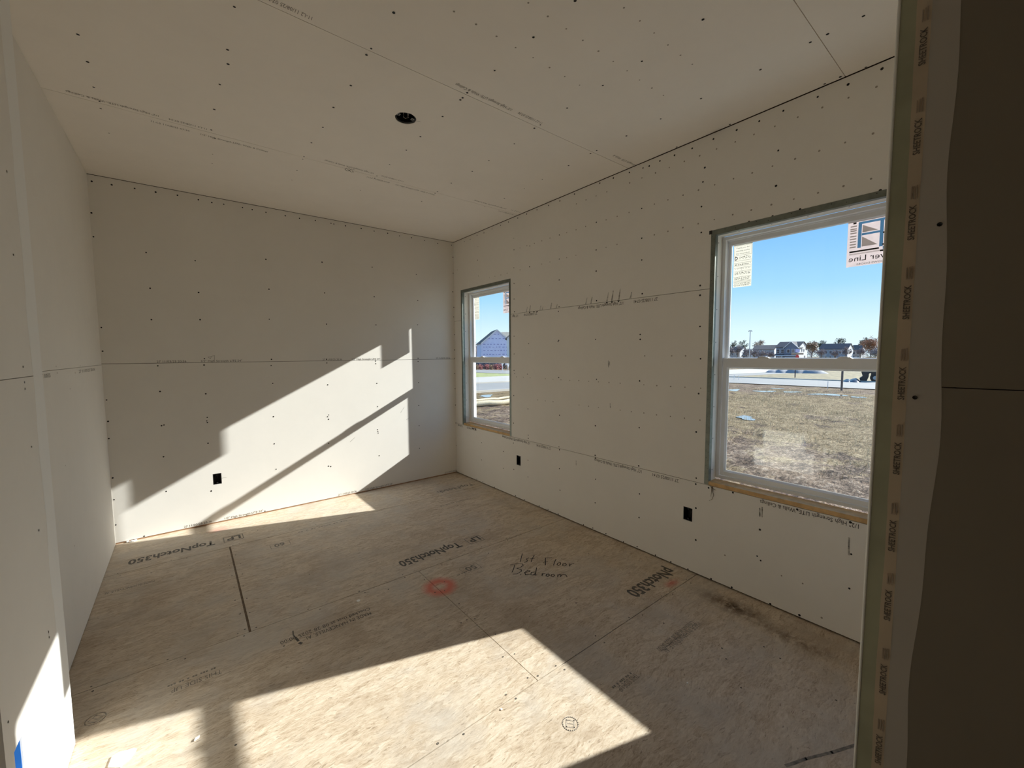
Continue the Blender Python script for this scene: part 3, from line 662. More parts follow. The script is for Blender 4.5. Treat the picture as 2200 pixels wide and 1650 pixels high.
dots('screw_heads', wall_right, M['screw'], on_right, SCREWS_RIGHT, .0056)
dots('screw_dimples', wall_right, M['dimple'], on_right, DIMPLES_RIGHT, .0047)
for body, y0, z0, y1, z1 in PRINT_RIGHT:
    z = 1.813 if z0 > 1 else .597
    lettering(body, wall_right, M['ink_wall'], (-.0007, y0, z), (0, 1, 0), (0, 0, -1), y1-y0, .022, 'board_print', .006)
mb = MB(); rnd = random.Random(2)
for y, L in ((-1.314, .045), (-1.358, .055), (-1.502, .04), (-1.53, .03), (-1.639, .05), (-1.708, .03), (-2.042, .05), (-2.095, .05), (-2.253, .065), (-2.298, .075), (-2.361, .08), (-2.461, .045)):
    mb.add([(-.0006, y-.007, 1.829), (-.0006, y+.007, 1.829), (-.0006, y+.002-.012, 1.829+L), (-.0006, y-.004-.012, 1.829+L)], [(0, 1, 2, 3)])
for y, z, L in ((-2.275, 1.33, .05), (-2.285, 1.345, .03), (-2.296, 1.02, .035), (-3.36, .50, .05), (-3.372, .50, .06), (-3.765, .43, .09), (-1.95, .50, .04)):
    mb.add([(-.0006, y-.003, z), (-.0006, y+.003, z), (-.0006, y+.006, z+L), (-.0006, y-.002, z+L)], [(0, 1, 2, 3)])
mb.build('scuff_marks', M['scuff'], wall_right)
mb = MB()
for y in (-1.42, -1.462, -1.36, -2.253, -2.30, -2.36): mb.add([(-.0008, y-.012, 1.822), (-.0008, y+.012, 1.826), (-.0008, y+.002, 1.812)], [(0, 1, 2)])
for y in (-.42, -.39, -.36): mb.add([(-.0008, y-.014, .600), (-.0008, y+.014, .603), (-.0008, y, .575)], [(0, 1, 2)])
mb.build('marker_ticks', M['marker'], wall_right, kind='stuff')
mb = MB(); mb.tube([(-.004, -3.088, .606), (-.006, -3.090, .58), (-.006, -3.098, .555), (-.005, -3.088, .525), (-.004, -3.070, .512)], .0022, 5, .0008); mb.tube([(-.004, -3.084, .606), (-.005, -3.083, .57), (-.004, -3.080, .54)], .0018, 5, .0006); mb.tube([(-.004, -3.075, .604), (-.005, -3.100, .592), (-.004, -3.112, .590)], .0016, 5, .0008)
mb.build('torn_paper', M['string'], wall_right, label='brown shred of paper hanging under the sill')
mb = MB(); mb.add([(-.004, -3.02, H-.006), (-.004, -3.05, H-.004), (-.02, -3.035, H-.012)], [(0, 1, 2)]); mb.add([(-.004, -3.06, H-.006), (-.004, -3.085, H-.004), (-.022, -3.068, H-.016)], [(0, 1, 2)]); mb.add([(-.003, -1.60, H-.006), (-.003, -1.66, H-.003), (-.014, -1.63, H-.010)], [(0, 1, 2)])
mb.build('torn_paper', M['string'], wall_right)

# ------------------------------------------------------------------ windows
def make_window(name, ya, yb, label):
    w = empty(name, (0.10, (ya+yb)/2, .635), kind='structure', label=label)
    ox, oy, oz = w.location
    def B(nm, mat, boxes, parent=w, bevel=0, **kw):
        mb = MB()
        for x0, x1, y0, y1, z0, z1 in boxes: mb.box(x0-ox, x1-ox, y0-oy, y1-oy, z0-oz, z1-oz)
        return mb.build(nm, mat, parent, bevel=bevel, **kw)
    # gypsum returns and metal bead round three sides, raw pine sill under
    B('return_board', M['board'], [(.0128, .094, ya, ya+.0127, .632, ZW1+.0127)])
    B('return_board', M['board'], [(.0128, .094, yb-.0127, yb, .632, ZW1+.0127)])
    B('return_board', M['board'], [(.0128, .094, yb, ya, ZW1, ZW1+.0127)])
    B('corner_bead', M['galv'], [(-.0014, -.0001, ya-.001, ya+.026, .612, ZW1+.028), (-.0014, .030, ya-.0012, ya-.0002, .632, ZW1)])
    B('corner_bead', M['galv'], [(-.0014, -.0001, yb-.026, yb+.001, .612, ZW1+.028), (-.0014, .030, yb+.0002, yb+.0012, .632, ZW1)])
    B('corner_bead', M['galv'], [(-.0018, -.0015, yb-.022, ya+.022, ZW1-.001, ZW1+.029), (-.0018, .030, yb+.001, ya-.001, ZW1-.0012, ZW1-.0002)])
    B('rough_sill', M['sillwood'], [(.0015, .094, yb-.012, ya+.012, .6085, .632)], label='raw pine sill edge under the window')
    pts = []
    rnd = random.Random(3)
    mb = MB()
    def dot(c, ax, r):
        a = Vector(ax).orthogonal().normalized(); b = Vector(ax).cross(a); c = Vector(c)-Vector((ox, oy, oz))
        mb.add([c+r*(math.cos(k*math.pi/4)*a+math.sin(k*math.pi/4)*b) for k in range(8)], [tuple(range(8))])
    z = .66
    while z < ZW1-.02:
        for yy, s in ((ya, 1), (yb, -1)):
            dot((-.0017, yy+s*.006, z), (-1, 0, 0), .0016); dot((-.0017, yy+s*.017, z+.018), (-1, 0, 0), .0016)
            dot((.012, yy-s*.0015, z+.01), (0, -s, 0), .0016)
        z += .052
    z = .70
    while z < ZW1-.02:
        dot((.042, ya-.0006, z), (0, -1, 0), .004); dot((.042, yb+.0006, z), (0, 1, 0), .004); z += .20
    y = yb+.08
    while y < ya:
        dot((-.0021, y, ZW1+.012), (-1, 0, 0), .002); dot((-.0021, y+.06, ZW1+.020), (-1, 0, 0), .0024); dot((.045, y, ZW1-.0006), (0, 0, -1), .004); y += .17
    mb.build('screw_heads', M['screw'], w, kind='stuff')
    # vinyl frame
    FX0, FX1 = .090, .165; zb, zt = .643, ZW1-.002
    B('frame_jamb', M['vinyl'], [(FX0, FX1, ya-.021, ya-.001, zb, zt)], bevel=.0015)
    B('frame_jamb', M['vinyl'], [(FX0, FX1, yb+.001, yb+.021, zb, zt)], bevel=.0015)
    B('frame_head', M['vinyl'], [(FX0, FX1, yb+.021, ya-.021, zt-.020, zt), (FX0+.022, FX1, yb+.021, ya-.021, zt-.026, zt-.019)], bevel=.0015)
    B('frame_sill', M['vinyl'], [(FX0, FX1, yb+.021, ya-.021, zb, .662)], bevel=.0015)
    # sashes
    def sash(nm, x0, x1, z0, z1, stile, bot, top, gx, bev):
        a, b = ya-.0235, yb+.0235
        s_ = B(nm, M['vinyl'], [(x0, x1, a-stile, a, z0, z1), (x0, x1, b, b+stile, z0, z1), (x0, x1, b+stile, a-stile, z0, z0+bot), (x0, x1, b+stile, a-stile, z1-top, z1)], bevel=.0015)
        g = MB(); i0, i1, j0, j1 = b+stile, a-stile, z0+bot, z1-top
        # sloping glazing bead
        for (p, q, r_, t_) in (((i0, j0), (i1, j0), (i1-bev, j0+bev), (i0+bev, j0+bev)), ((i1, j0), (i1, j1), (i1-bev, j1-bev), (i1-bev, j0+bev)), ((i1, j1), (i0, j1), (i0+bev, j1-bev), (i1-bev, j1-bev)), ((i0, j1), (i0, j0), (i0+bev, j0+bev), (i0+bev, j1-bev))):
            A = [Vector((x0+.003-ox, c[0]-oy, c[1]-oz)) for c in (p, q)]; Bq = [Vector((gx-ox, c[0]-oy, c[1]-oz)) for c in (r_, t_)]
            C2 = [Vector((x1-.003-ox, c[0]-oy, c[1]-oz)) for c in (p, q)]
            g.add([A[0], A[1], Bq[0], Bq[1], C2[0], C2[1]], [(0, 1, 2, 3), (4, 5, 2, 3)])
        g.build('glazing_bead', M['vinyl'], s_)
        B('glass', M['glass'], [(gx-.002, gx+.002, i0+.002, i1-.002, j0+.002, j1-.002)], s_)
        return s_, (i0+bev, i1-bev, j0+bev, j1-bev)
    up_s, ug = sash('upper_sash', .124, .148, 1.372, zt-.024, .014, .030, .026, .134, .004)
    lo_s, lg = sash('lower_sash', .0955, .120, .664, 1.402, .024, .026, .054, .108, .010)
    for f in (.285, .715):
        yc = ya + (yb-ya)*f
        mb = MB(); mb.prism([(.097-ox, yc-.032-oy, 1.402-oz), (.097-ox, yc+.032-oy, 1.402-oz), (.097-ox, yc+.022-oy, 1.409-oz), (.097-ox, yc-.022-oy, 1.409-oz)], (.022, 0, 0))
        mb.box(.100-ox, .116-ox, yc-.012-oy, yc+.020-oy, 1.409-oz, 1.4125-oz)
        mb.build('sash_lock', M['vinyl'], w)
    # labels stuck on the upper pane
    gx = .1315
    def V(y, z, lift=0.0): return Vector((gx-lift-ox, y-oy, z-oz))
    def rect(mb, y0, y1, z0, z1, lift): mb.add([V(y0, z0, lift), V(y1, z0, lift), V(y1, z1, lift), V(y0, z1, lift)], [(0, 1, 2, 3)])
    # tall energy label near the jamb closer to the back wall
    t0, t1, zb2, zt2 = ya-.052, ya-.157, 1.833, 2.0868
    lab = B('energy_label', M['paper'], [(gx-.0002, gx, t1, t0, zb2, zt2)], label='tall white paper label printed with thank you text and tables')
    W_, H_ = t0-t1, zt2-zb2
    def py(u): return t0-u*W_
    def pz(v): return zb2+v*H_
    for i, s in enumerate(('Thank you for', 'selecting quality', 'Silver Line products')):
        lettering(s, lab, M['ink_wall'], V(py(.12), pz(.905-.065*i), .0006), (0, -1, 0), (0, 0, 1), W_*.74, .008)
    lettering('D', lab, M['ink'], V(py(.06), pz(.645), .0006), (0, -1, 0), (0, 0, 1), W_*.17, .020, bold=.03)
    mb = MB()
    for v in (.965, .745, .615, .565, .50, .455, .375, .24, .15, .125, .10, .05): rect(mb, py(.03), py(.97), pz(v), pz(v)+.0012, .0005)
    for u, v0, v1 in ((.03, .745, .965), (.97, .745, .965), (.48, .50, .565), (.48, .15, .24), (.45, .40, .455)): rect(mb, py(u), py(u)-.0012, pz(v0), pz(v1), .0005)
    rnd = random.Random(6)
    for v in (.705, .685, .66, .53, .52, .43, .345, .325, .30, .215, .195, .175, .075, .03):
        u = .30 if v > .64 else .08
        while u < .9:
            L = rnd.uniform(.03, .12); rect(mb, py(u), py(min(u+L, .93)), pz(v), pz(v)+rnd.choice((.0016, .0022, .0030)), .0005); u += L+rnd.uniform(.02, .08)
    mb.build('table_print', M['ink_soft'], lab, kind='stuff')
    # square maker's sticker at the other jamb, printed to be read from outside
    s0, s1, zb3, zt3 = ya-.605, ya-.812, 1.864, 2.0868
    st = B('maker_sticker', M['paper_pink'], [(gx-.0002, gx, s1, s0, zb3, zt3)], label='square sticker with mirrored brand lettering and a blue window drawing')
    W_, H_ = s0-s1, zt3-zb3
    def py(u): return s0-u*W_
    def pz(v): return zb3+v*H_
    mb = MB()
    for u0, u1, v0, v1 in ((.20, .97, .915, .965), (.20, .265, .40, .915), (.60, .665, .36, .915), (.27, .60, .665, .71), (.665, .97, .30, .36), (.94, .97, .36, .915)): rect(mb, py(u0), py(u1), pz(v0), pz(v1), .0004)
    mb.build('blue_drawing', M['blueink'], st)
    mb = MB()
    for u0, u1, v0, v1 in ((.28, .57, .73, .89), (.28, .57, .42, .64), (.68, .93, .70, .89), (.68, .93, .46, .62)):
        mb.add([V(py(u0), pz(v0), .0004), V(py(u1), pz(v0), .0004), V(py(u0), pz(v1), .0004)], [(0, 1, 2)])
    for v in (.88, .82, .78, .73, .66, .60, .54, .48, .42): rect(mb, py(.05), py(.17), pz(v), pz(v)+.006, .0004)
    for v in (.28, .265): rect(mb, py(.05), py(.62), pz(v), pz(v)+.002, .0004)
    mb.build('grey_drawing', M['greyink'], st)
    mb = MB()
    for u0, u1, v in ((.05, .60, .315), (.655, .97, .635), (.655, .97, .385), (.62, .97, .255)): rect(mb, py(u0), py(u1), pz(v), pz(v)+.0075, .0006)
    rect(mb, py(.10), py(.16), pz(.94), pz(.975), .0006)
    mb.build('black_bars', M['ink'], st)
    lettering('Silver Line', st, M['ink'], V(py(.90), pz(.115), .0008), (0, 1, 0), (0, 0, 1), W_*.855, .027)
    lettering('WINDOWS·DOORS', st, M['ink_soft'], V(py(.86), pz(.025), .0008), (0, 1, 0), (0, 0, 1), W_*.66, .0085)
    return w
make_window('window_1', *WIN[0], 'white vinyl double-hung window beside the room corner, blue-wrapped house beyond')
make_window('window_2', *WIN[1], 'white vinyl double-hung window beside the entry partition, muddy field beyond')
MB().box(-.0022, -.0019, -3.040, -3.022, 2.150, 2.172).build('over_cut', M['screw'], wall_right)

# ------------------------------------------------------------------ electrical boxes
def outlet(name, label, c, inward, along, w, h, mat, group=None, depth=.06):
    """open box let into a wall: c centre of the opening on the wall face, inward into the wall, along horizontal"""
    o = empty(name, c, label=label, category='electrical box')
    if group: o['group'] = group
    I, A, Z = Vector(inward), Vector(along), Vector((0, 0, 1)); t = .0025; w, h = w-.003, h-.003
    def bx(mb, a0, a1, z0, z1, d0, d1):
        p = [A*a+Z*z+I*d for d in (d0, d1) for a, z in ((a0, z0), (a1, z0), (a1, z1), (a0, z1))]
        mb.add(p, [(0, 1, 2, 3), (7, 6, 5, 4), (0, 4, 5, 1), (1, 5, 6, 2), (2, 6, 7, 3), (3, 7, 4, 0)])
    mb = MB(); d0 = .003
    bx(mb, -w/2, -w/2+t, -h/2, h/2, d0, depth); bx(mb, w/2-t, w/2, -h/2, h/2, d0, depth); bx(mb, -w/2, w/2, h/2-t, h/2, d0, depth); bx(mb, -w/2, w/2, -h/2, -h/2+t, d0, depth)
    bx(mb, -w/2, w/2, -h/2, h/2, depth, depth+t)
    mb.build('box_body', mat, o)
    for s in (-1, 1):
        mb = MB(); bx(mb, -.006, .006, s*(h/2-.010)-.005, s*(h/2-.010)+.005, .008, .028); mb.build('screw_boss', mat, o)
    mb = MB(); mb.tube([A*-.01+Z*(h/2-.01)+I*.05, A*-.008+Z*.01+I*.045, A*.006-Z*.012+I*.04, A*.010+Z*.012+I*.05], .0028, 6); mb.build('cable', M['boxblack'] if mat is M['boxblack'] else M['wire'], o)
    return o
def ctr(q): return ((q[0]+q[1])/2, (q[2]+q[3])/2)
u, v = ctr(OUT_B); outlet('outlet_box', 'black outlet box cut low into the sunlit wall without windows', (u, 0, v), (0, 1, 0), (1, 0, 0), OUT_B[1]-OUT_B[0], OUT_B[3]-OUT_B[2], M['boxblack'], 'outlet boxes')
u, v = ctr(O1); outlet('outlet_box', 'black outlet box low in the window wall, closer to the room corner', (0, u, v), (1, 0, 0), (0, 1, 0), O1[1]-O1[0], O1[3]-O1[2], M['boxblack'], 'outlet boxes')
u, v = ctr(O2); outlet('outlet_box', 'black outlet box below and beside the window that shows the muddy field', (0, u, v), (1, 0, 0), (0, 1, 0), O2[1]-O2[0], O2[3]-O2[2], M['boxblack'], 'outlet boxes')
u, v = ctr(OUT_S); outlet('outlet_box', 'blue plastic outlet box in the entry wall with the mudded corner', (XN, u, v), (-1, 0, 0), (0, 1, 0), OUT_S[1]-OUT_S[0], OUT_S[3]-OUT_S[2], M['boxblue'], 'outlet boxes')

lb = empty('ceiling_light_box', (LX, LY, H), label='round black ceiling box with loose looped wires', category='light box')
mb = MB(); mb.cyl((0, 0, .002), .0555, (0, 0, 1), .055, 40, cap=False); mb.cyl((0, 0, .055), .0555, (0, 0, 1), .003, 40); mb.build('box_body', M['boxblack'], lb)
mb = MB()
for k in range(40):
    a, b = 2*math.pi*k/40, 2*math.pi*(k+1)/40
    mb.add([(.055*math.cos(a), .055*math.sin(a), .003), (.055*math.cos(b), .055*math.sin(b), .003), (.049*math.cos(b), .049*math.sin(b), .006), (.049*math.cos(a), .049*math.sin(a), .006)], [(0, 1, 2, 3)])
mb.build('rim', M['boxblack'], lb)
for s in (-1, 1):
    mb = MB(); mb.box(s*.040-.008, s*.040+.008, -.010, .010, .007, .010); mb.build('mounting_tab', M['boxsteel'], lb)
    mb = MB(); mb.cyl((s*.040, 0, .0045), .0035, (0, 0, 1), .003, 10); mb.build('tab_screw', M['screw'], lb)
mb = MB(); mb.tube([(-.022, -.030, .04), (-.020, -.018, .012), (-.012, .002, .004), (.002, .008, .004), (.010, .000, .006), (.004, -.018, .014), (-.004, -.032, .04)], .0014, 6); mb.build('wire', M['wire'], lb, smooth=True)
mb = MB(); mb.tube([(.006, -.034, .04), (.008, -.020, .012), (.014, -.006, .006), (.020, .004, .012)], .0012, 6); mb.build('wire', M['wire'], lb, smooth=True)

# ------------------------------------------------------------------ scraps on the floor
def scrap(label, pts, z, cat='scrap', mat=None, name='drywall_scrap', tilt=0.0, group=None):
    cx = sum(q[0] for q in pts)/len(pts); cy = sum(q[1] for q in pts)/len(pts)
    mb = MB(); mb.prism([(x-cx, y-cy, .0008+tilt*(x-cx)) for x, y in pts], (0, 0, z))
    o = mb.build(name, mat or M['chalk'], None, label=label, category=cat)
    o.location = (cx, cy, 0)
    if group: o['group'] = group
    return o
scrap('torn white paper scrap lying in the sun patch near the corner bead', [(-2.746, -2.306), (-2.76, -2.303), (-2.785, -2.294), (-2.805, -2.299), (-2.811, -2.342), (-2.79, -2.36), (-2.776, -2.37), (-2.769, -2.359), (-2.752, -2.349), (-2.738, -2.316)], .004, name='paper_scrap')
o = MB().cyl((0, 0, .0005), .0105, (0, 0, 1), .002, 18).build('plug_disc', M['chalk'], None, label='small white round disc on the floor beside a panel seam', category='disc'); o.location = (-1.804, -1.903, 0)
scrap('small white gypsum chip on the floor by the shadow of the meeting rail', [(-2.573, -2.408), (-2.558, -2.404), (-2.556, -2.394), (-2.569, -2.398)], .005, 'chip', name='gypsum_chip')
for (cx, cy, r, g) in ((-2.943, -.006, .012, 1), (-2.915, -.018, .016, 2), (-2.898, -.008, .011, 3)):
    rnd = random.Random(g); scrap('white gypsum crumb against the bottom plate in the wall corner', [(cx+r*rnd.uniform(.6, 1.3)*math.cos(a), cy+.8*r*rnd.uniform(.5, 1)*math.sin(a)) for a in [k*math.pi/3.5 for k in range(7)]], .010, 'crumb', name='gypsum_crumb', group='crumbs in the wall corner')
for (cx, cy) in ((-.889, -3.423), (-1.60, -3.02)):
    scrap('tiny white paper fleck lying on the open floor', [(cx, cy), (cx+.008, cy+.002), (cx+.006, cy+.008), (cx-.002, cy+.006)], .002, 'fleck', name='paper_fleck', group='paper flecks on the floor')

# ------------------------------------------------------------------ outside: ground
CX, CY_ = CAM_POS.x, CAM_POS.y
def gz(x, y): return -.6 - .0136*min(math.hypot(x-CX, y-CY_), 120.0)
def site(bearing, dist):
    """plan position: bearing in degrees from the window wall's run (+Y) toward outdoors (+X), measured at the entry"""
    b = math.radians(bearing); x, y = CX+dist*math.sin(b), CY_+dist*math.cos(b)
    return Vector((x, y, gz(x, y)))
M['ground'] = mat_ground()
M['asphalt'] = mat_asphalt('asphalt', (.34, .32, .285)); M['concrete'] = mat_asphalt('concrete', (.56, .51, .43)); M['gravel'] = mat_asphalt('grey_gravel', (.30, .30, .31))
M['lawn'] = plain('lawn_grass', (.34, .35, .13), .9, var=.35, scale=2.5)
M['lawn_dry'] = plain('dry_verge_grass', (.27, .215, .115), .9, var=.5, scale=2.0)
M['water'] = plain('puddle_water', (.30, .28, .25), .03, 0, .8, .1)
M['straw'] = plain('straw', (.70, .58, .38), .9, var=.2, scale=30)
M['blade'] = plain('dry_grass_blade', (.63, .47, .27), .8, var=.3, scale=3)
M['wrap'] = mat_wrap(); M['wrapink'] = plain('wrap_print', (.26, .28, .55), .6)
M['sid_white'] = mat_siding('white_siding', (.80, .80, .79)); M['sid_blue'] = mat_siding('slate_blue_siding', (.20, .23, .30)); M['sid_grey'] = mat_siding('grey_siding', (.36, .38, .42)); M['sid_tan'] = mat_siding('tan_siding', (.46, .40, .36))
M['roof_dark'] = plain('dark_shingles', (.085, .085, .095), .9, var=.25, scale=3); M['roof_brown'] = plain('brown_shingles', (.16, .13, .115), .9, var=.25, scale=3); M['roof_tan'] = plain('tan_shingles', (.40, .36, .29), .9, var=.2, scale=3)
M['trimw'] = plain('white_trim', (.82, .82, .81), .5, var=.03); M['pane'] = plain('dark_pane', (.04, .05, .07), .1, 0, .7, .1); M['garage'] = plain('pale_garage_door', (.55, .60, .70), .5, var=.05)
M['bark'] = plain('grey_bark', (.20, .165, .14), .9, var=.25, scale=4)
M['leaf_brown'] = plain('brown_leaves', (.30, .18, .10), .8, var=.35, scale=1.2); M['leaf_rust'] = plain('rust_leaves', (.38, .19, .10), .8, var=.35, scale=1.2); M['leaf_grey'] = plain('bare_twigs', (.27, .22, .21), .9, var=.3, scale=1.2); M['leaf_ever'] = plain('evergreen_needles', (.06, .085, .045), .8, var=.3, scale=1.2); M['leaf_red'] = plain('red_shrub_leaves', (.36, .11, .10), .8, var=.3, scale=3); M['leaf_olive'] = plain('olive_brush', (.24, .22, .10), .8, var=.3, scale=2)
M['red'] = plain('red_sign', (.75, .05, .045), .5, var=.05); M['tan'] = plain('tan_board', (.45, .33, .24), .7); M['violet'] = plain('pale_violet_flag', (.62, .58, .88), .6)
M['navy'] = plain('navy_steel', (.035, .045, .075), .5, .2, var=.2); M['black'] = plain('black_rubber', (.018, .018, .02), .7); M['machine'] = plain('black_machine_paint', (.03, .03, .035), .4); M['carwhite'] = plain('white_car_paint', (.80, .80, .82), .25, 0, .6, .02); M['cardark'] = plain('dark_car_paint', (.05, .055, .07), .25, 0, .6, .05); M['wood'] = plain('grey_post_wood', (.16, .13, .12), .8, var=.2); M['steel'] = plain('steel_pole', (.45, .47, .50), .4, .6)

PUDDLES = ((66.9, 30.4, .40, .65), (70.2, 30.2, .48, .60), (72.8, 30.6, .46, .50), (76.1, 29.6, .68, .75), (78.7, 28.6, .26, .50), (68.3, 16.2, .27, .45), (34.9, 23.0, .40, .55), (37.8, 21.4, .45, .40), (71.4, 33.6, .30, .40))
# terrain on a polar grid, clods and ruts near the house
mb = MB(); NA, NR = 190, 250
rs = [4.2*(420/4.2)**(i/NR) for i in range(NR+1)]
for i, r in enumerate(rs):
    for j in range(NA+1):
        b = math.radians(12 + 92*j/NA); x, y = CX+r*math.sin(b), CY_+r*math.cos(b); z = gz(x, y)
        if x < .45: x = .45+(x-.45)*.02
        k = max(0, min(1, (31.5-x)/3))*max(0, min(1, (15.8-y)/1.5))*max(0, min(1, (60-r)/20))
        for pb, pd, prx, pry in PUDDLES:
            if abs(r-pd) < pry*1.9+.3 and abs(math.degrees(b)-pb)*r/57.3 < prx*1.9+.2: k = 0
        if k > 0:
            z += k*(.055*noise.noise((x*1.7, y*1.7, 0))+.045*noise.noise((x*4.5, y*4.5, 3))+.05*noise.noise((x*.5, y*.5, 9)))
            if r < 15: z += .05*k*abs(noise.noise((x*9, y*9, 5)))+.035*math.sin(7*(x*.55-y*.83)+2*noise.noise((x*.6, y*.6, 1)))*max(0, noise.noise((x*.35, y*.35, 4))+.25)
        mb.v.append((x, y, z))
for i in range(NR):
    for j in range(NA):
        a = i*(NA+1)+j; mb.f.append((a, a+1, a+NA+2, a+NA+1))
mb.build('ground', M['ground'], None, smooth=True, kind='structure', label='muddy trampled field with dry grass outside the windows')

def strip(name, x0, x1, y0, y1, mat, lift, nx, ny, **props):
    mb = MB()
    for i in range(nx+1):
        for j in range(ny+1):
            x, y = x0+(x1-x0)*i/nx, y0+(y1-y0)*j/ny; mb.v.append((x, y, gz(x, y)+lift))
    for i in range(nx):
        for j in range(ny): a = i*(ny+1)+j; mb.f.append((a, a+1, a+ny+2, a+ny+1))
    return mb.build(name, mat, None, **props)
strip('road_cross', -8, 150, 17.0, 24.6, M['asphalt'], .04, 60, 4, kind='structure', label='grey asphalt street seen past the blue-wrapped house')
strip('road_main', 33.5, 44.5, -60, 130, M['asphalt'], .05, 4, 60, kind='structure', label='grey asphalt street crossing beyond the muddy field')
strip('pavement', 6, 33, 24.9, 35.5, M['concrete'], .05, 14, 6, kind='structure', label='pale concrete driveway apron across the street')
strip('pavement_side', 47, 125, 20.0, 31.0, M['concrete'], .06, 30, 6, kind='structure', label='pale concrete side street beyond the main road')
strip('lawn', 4, 33, 35.5, 64, M['lawn'], .05, 14, 12, kind='structure', label='green lawn before the blue-wrapped house')
strip('verge', 44.8, 110, -10, 19.6, M['lawn_dry'], .03, 26, 14, kind='structure', label='dry grass verge beyond the main road')
def kerb(x0, y0, x1, y1, n=40):
    mb = MB(); d = Vector((x1-x0, y1-y0)).normalized()*.09; nx_, ny_ = -d.y, d.x
    for i in range(n):
        p = [(x0+(x1-x0)*t, y0+(y1-y0)*t) for t in (i/n, (i+1)/n)]
        v_ = []
        for (x, y) in p:
            for s in (1, -1):
                for h in (0, .14): v_.append((x+s*nx_, y+s*ny_, gz(x, y)+h))
        mb.add(v_, [(1, 3, 7, 5), (0, 1, 5, 4), (2, 6, 7, 3)])
    mb.build('kerb', M['concrete'], None, kind='structure')
kerb(-8, 16.9, 33.3, 16.9); kerb(-8, 24.7, 33.3, 24.7); kerb(44.6, -60, 44.6, 16.8)

PUDDLE = {3: 'wide bright puddle beside the grey timber post', 5: 'small lone puddle in the middle of the muddy field', 6: 'round puddle on the mud between the cross street and the straw logs', 7: 'narrow puddle just behind the thin straw log'}
def puddle(b, d, rx, ry, seed):
    c = site(b, d); r_ = random.Random(seed); n = 26; ph = [r_.uniform(0, 6.28) for _ in range(3)]
    mb = MB(); br = math.radians(b)
    pts = []
    for k in range(n):
        a = 2*math.pi*k/n; q = 1+.28*math.sin(2*a+ph[0])+.18*math.sin(3*a+ph[1])+.12*math.sin(5*a+ph[2])
        u, v = rx*q*math.cos(a), ry*q*math.sin(a)
        pts.append((u*math.cos(br)+v*math.sin(br), -u*math.sin(br)+v*math.cos(br), 0))
    mb.poly(pts)
    o = mb.build('puddle', M['water'], None, label=PUDDLE.get(seed, 'shallow puddle in the row along the street edge of the field'), category='puddle', group='puddles on the field')
    o.location = (c.x, c.y, c.z+.022)
for i, (b, d, rx, ry) in enumerate(PUDDLES): puddle(b, d, rx, ry, i)

mb = MB(); r_ = random.Random(21)                         # dry grass standing on the field
for _ in range(14000):
    b = math.radians(r_.uniform(62, 84)); d = 6+27*math.sqrt(r_.random()); x, y = CX+d*math.sin(b), CY_+d*math.cos(b)
    if noise.noise((x*.35, y*.35, 2)) < -.05 or x > 33: continue
    h = r_.uniform(.03, .10); a = r_.uniform(0, 6.28); w = .006; dx, dy = math.cos(a)*w, math.sin(a)*w; z = gz(x, y)-.02
    mb.add([(x-dx, y-dy, z), (x+dx, y+dy, z), (x+r_.uniform(-.06, .06), y+r_.uniform(-.06, .06), z+h+.05)], [(0, 1, 2)])
mb.build('dry_grass', M['blade'], None, kind='stuff', label='dry tan grass blades scattered over the field', category='grass')

for (y0, r, lab) in ((10.7, .12, 'thick pale straw erosion log lying across the mud'), (12.55, .07, 'thin pale straw erosion log behind the thick one')):
    mb = MB(); pts = []
    for k in range(31):
        x = 3.5+11*k/30; y = y0-.1*(x-7)+.12*math.sin(x*1.3); pts.append((x-7, y-y0, gz(x, y)+.03+r*.75-gz(7, y0)+.02*math.sin(x*5)))
    o = mb.tube(pts, r, 10).build('straw_wattle', M['straw'], None, smooth=True, label=lab, category='straw log'); o.location = (7, y0, gz(7, y0))

# ------------------------------------------------------------------ outside: houses
def gable_roof(mb, W, D, h, rh, along, ov=.35, th=.18, x0=0.0, y0=0.0):
    """two roof slabs over a W x D plan whose front edge is y0, centred on x0"""
    if along == 'x':
        for s in (0, 1):
            e_y = y0-ov if s == 0 else y0+D+ov; m = y0+D/2; drop = rh*ov/(D/2)
            mb.prism([(x0-W/2-ov, e_y, h-drop), (x0+W/2+ov, e_y, h-drop), (x0+W/2+ov, m, h+rh), (x0-W/2-ov, m, h+rh)], (0, 0, th))
    else:
        for s in (-1, 1):
            drop = rh*ov/(W/2)
            mb.prism([(x0+s*(W/2+ov), y0-ov, h-drop), (x0+s*(W/2+ov), y0+D, h-drop), (x0, y0+D, h+rh), (x0, y0-ov, h+rh)], (0, 0, th))
def body(mb, W, D, h, rh, along, x0=0.0, y0=0.0, zb=-1.2):
    a, b, c, d = x0-W/2, x0+W/2, y0, y0+D
    if along == 'x': mb.prism([(a, c, zb), (a, d, zb), (a, d, h), (a, (c+d)/2, h+rh), (a, c, h)], (b-a, 0, 0))
    else: mb.prism([(a, c, zb), (b, c, zb), (b, c, h), ((a+b)/2, c, h+rh), (a, c, h)], (0, d-c, 0))
def h_window(parent, x, z, w, h, y=-.02, side=None, X=0.0, muntin=False):
    """a window: front facade at depth y, or on the side wall x = X"""
    f, p_ = MB(), MB()
    if side is None: f.box(x-w/2-.1, x+w/2+.1, y-.06, y+.05, z-.1, z+h+.1); p_.box(x-w/2, x+w/2, y-.09, y-.03, z, z+h)
    else: f.box(X-.05*side, X+.06*side, x-w/2-.1, x+w/2+.1, z-.1, z+h+.1); p_.box(X, X+.09*side, x-w/2, x+w/2, z, z+h)
    o = f.build('window', M['trimw'], parent); p_.build('pane', M['pane'], o)
    if muntin and side is None: MB().box(x-w/2, x+w/2, y-.10, y-.07, z+h/2-.04, z+h/2+.04).build('meeting_rail', M['trimw'], o)
